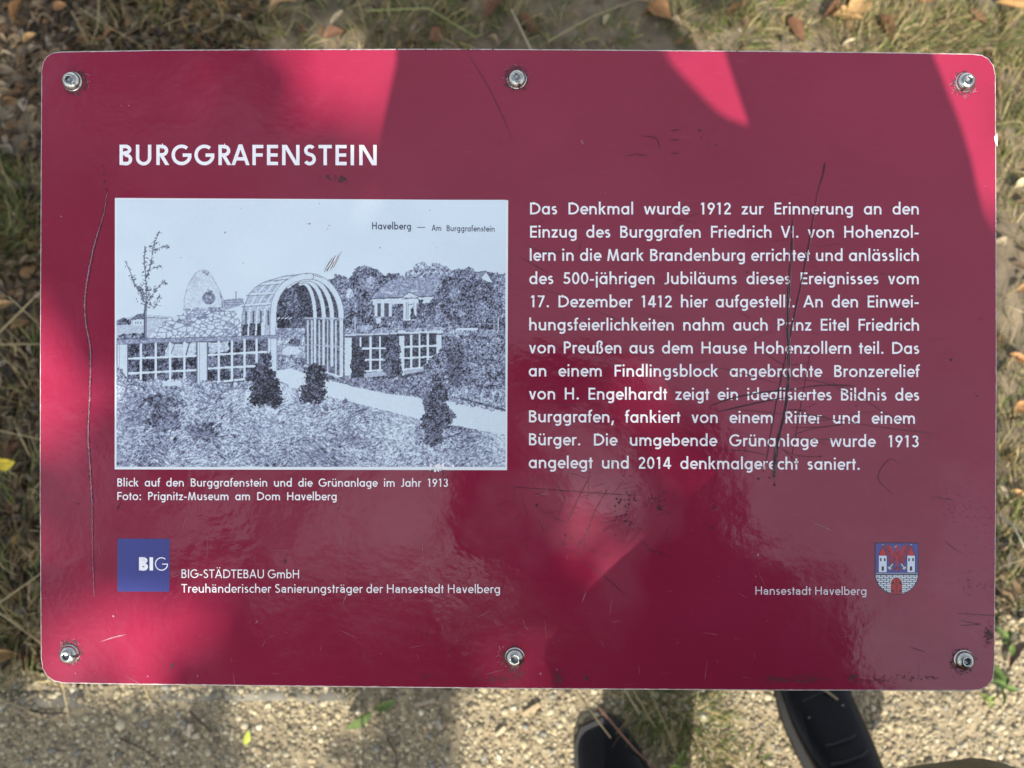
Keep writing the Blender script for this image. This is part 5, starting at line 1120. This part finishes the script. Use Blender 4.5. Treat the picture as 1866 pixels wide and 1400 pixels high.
# ---------------------------------------------------------------- tree overhead: its leaves dapple the panel and the ground
LIT = [  # sunlit places as seen in the photo (on panel or ground), and how clear the gap in the leaves is
    (1, [(585, 60), (800, 60), (780, 185), (660, 185), (590, 130)]), (1, [(1000, 60), (1300, 60), (1300, 200), (1200, 200)]), (.45, [(440, 80), (600, 80), (640, 230), (470, 190)]), (1, [(1190, 60), (1860, 60), (1860, 350), (1190, 310)]),
    (.2, [(990, 370), (1170, 370), (1170, 420), (990, 420)]), (.4, [(1190, 570), (1380, 570), (1380, 640), (1190, 640)]), (.5, [(1290, 745), (1420, 730), (1345, 840), (1270, 860)]),
    (.55, [(1140, 920), (1230, 920), (1170, 1000), (1120, 1080), (1060, 1050)]), (.4, [(1060, 1050), (1120, 1080), (1000, 1215), (975, 1205)]), (1, [(74, 1140), (330, 1140), (390, 1257), (74, 1257)]), (.25, [(330, 1150), (560, 1170), (600, 1257), (380, 1257)]), (.12, [(74, 900), (100, 900), (110, 1100), (74, 1100)]),
    (1, [(1330, -60), (1960, -60), (1960, 1460), (1600, 1460), (1600, 1262), (1819, 1262), (1819, 90), (1400, 90)]),
    (.8, [(560, 1262), (640, 1262), (620, 1460), (420, 1460)]), (1, [(860, 1240), (1640, 1240), (1640, 1460), (860, 1460)]), (.7, [(430, 1262), (640, 1262), (600, 1330), (430, 1310)]),
    (.3, [(-60, 60), (72, 60), (72, 300), (-60, 330)]), (.3, [(-60, -60), (40, -60), (30, 90), (-60, 90)]), (.6, [(860, 0), (960, 0), (960, 60), (860, 60)]), (.5, [(1040, -20), (1250, -20), (1250, 40), (1040, 40)]),
    (.12, [(-60, 500), (50, 500), (50, 570), (-60, 570)]), (.12, [(-60, 640), (70, 640), (70, 720), (-60, 720)])]
def project(P):
    """where the shadow of the points falls, in photo pixels"""
    s = np.array(SUN[:]); c = np.array(CEN[:]); u_, v_, n_ = (np.array(q[:]) for q in (U, V, N))
    h = (P - c) @ n_; Q = P - s * (h / (s @ n_))[:, None]; a = (Q - c) @ u_; b = (Q - c) @ v_
    x, y = CX + a / DIST * FPX, CY - b / DIST * FPX
    on = (x > 72) & (x < 1817) & (y > 88) & (y < 1258)
    Gd = P - s * (P[:, 2] / s[2])[:, None]; r_ = Gd - np.array(CAMP[:]); dep = r_ @ (-n_)
    gx, gy = CX + FPX * (r_ @ u_) / dep, CY - FPX * (r_ @ v_) / dep
    return np.where(on, x, gx), np.where(on, y, gy), on
def in_poly(X, Y, pts):
    ins = np.zeros(X.shape, bool)
    for i in range(len(pts)):
        (xa, ya), (xb, yb) = pts[i], pts[(i + 1) % len(pts)]
        if ya == yb: continue
        ins ^= ((ya > Y) != (yb > Y)) & (X < (xb - xa) * (Y - ya) / (yb - ya) + xa)
    return ins
tree = empty('tree', (-2.6, -3.6, 0)); tag(tree, 'green leafy tree whose branches hang over the panel', 'tree')
n = 30000
tx_, ty_ = rng.uniform(-1.5, 1.25, n), rng.uniform(-1.1, 1.9, n); hz = rng.uniform(2.8, 4.4, n)
P = np.stack([tx_, ty_, np.zeros(n)], 1) + np.array(SUN[:])[None] * (hz / SUN.z)[:, None]
hit = np.zeros((len(LIT), n), bool)
for off in ((0, 0, 0), (.03, 0, 0), (-.03, 0, 0), (0, .03, 0), (0, -.03, 0), (.022, .022, 0), (-.022, -.022, 0)):
    x, y, on = project(P + np.array(off))
    for q, (_, L_) in enumerate(LIT): hit[q] |= in_poly(x, y, L_)
keep = np.ones(n, bool)
for q, (wt, _) in enumerate(LIT): keep &= ~(hit[q] & (rng.uniform(0, 1, n) < wt ** .35))
x, y, on = project(P)
thin = rng.uniform(0, 1, n) < np.where(on, 1.0, .95)
P = P[keep & thin]
m2 = 16000                                   # more of the crown to the left, mirrored in the glossy film
P2 = np.stack([rng.uniform(-3.4, -.35, m2), rng.uniform(-2.6, 1.3, m2), rng.uniform(3.4, 4.6, m2)], 1)
cl = np.sin(P2[:, 0] * 3.6 + 1) + np.sin(P2[:, 1] * 3.4 + P2[:, 0] * 1.5) + .9 * np.sin(P2[:, 0] * 8 - P2[:, 1] * 7) > .25 + .9 * (P2[:, 0] > -.8); P2 = P2[cl]
Pall = np.concatenate([P, P2]); n = len(Pall)
LV, LF, LC = leaves(Pall, rng.uniform(.05, .085, n), rng.uniform(.55, .8, n), rng.uniform(0, 6.28, n), rng.normal(0, .5, n), rng.uniform(.1, .5, n), np.array([(.05, .085, .02)]) * rng.uniform(.7, 1.4, (n, 1)), 5, 3)
link('foliage', mesh_np('foliage', LV, LF, LC), M['grass'], tree)
bark = mat('bark', (.09, .07, .05), .95, var=.4, vscale=30, bump=.8, bscale=40)
bp = [([(-2.6, -3.6, 0), (-2.55, -3.6, 1.5), (-2.6, -3.5, 3.0), (-2.4, -3.4, 5.0)], (.16, .13, .11, .06))]
v, f = tube([Vector(q) for q in bp[0][0]], bp[0][1], 12); link('trunk', mesh_np('trunk', np.array([q[:] for q in v]), np.array(f), None, True), bark, tree)

bpy.context.view_layer.update()
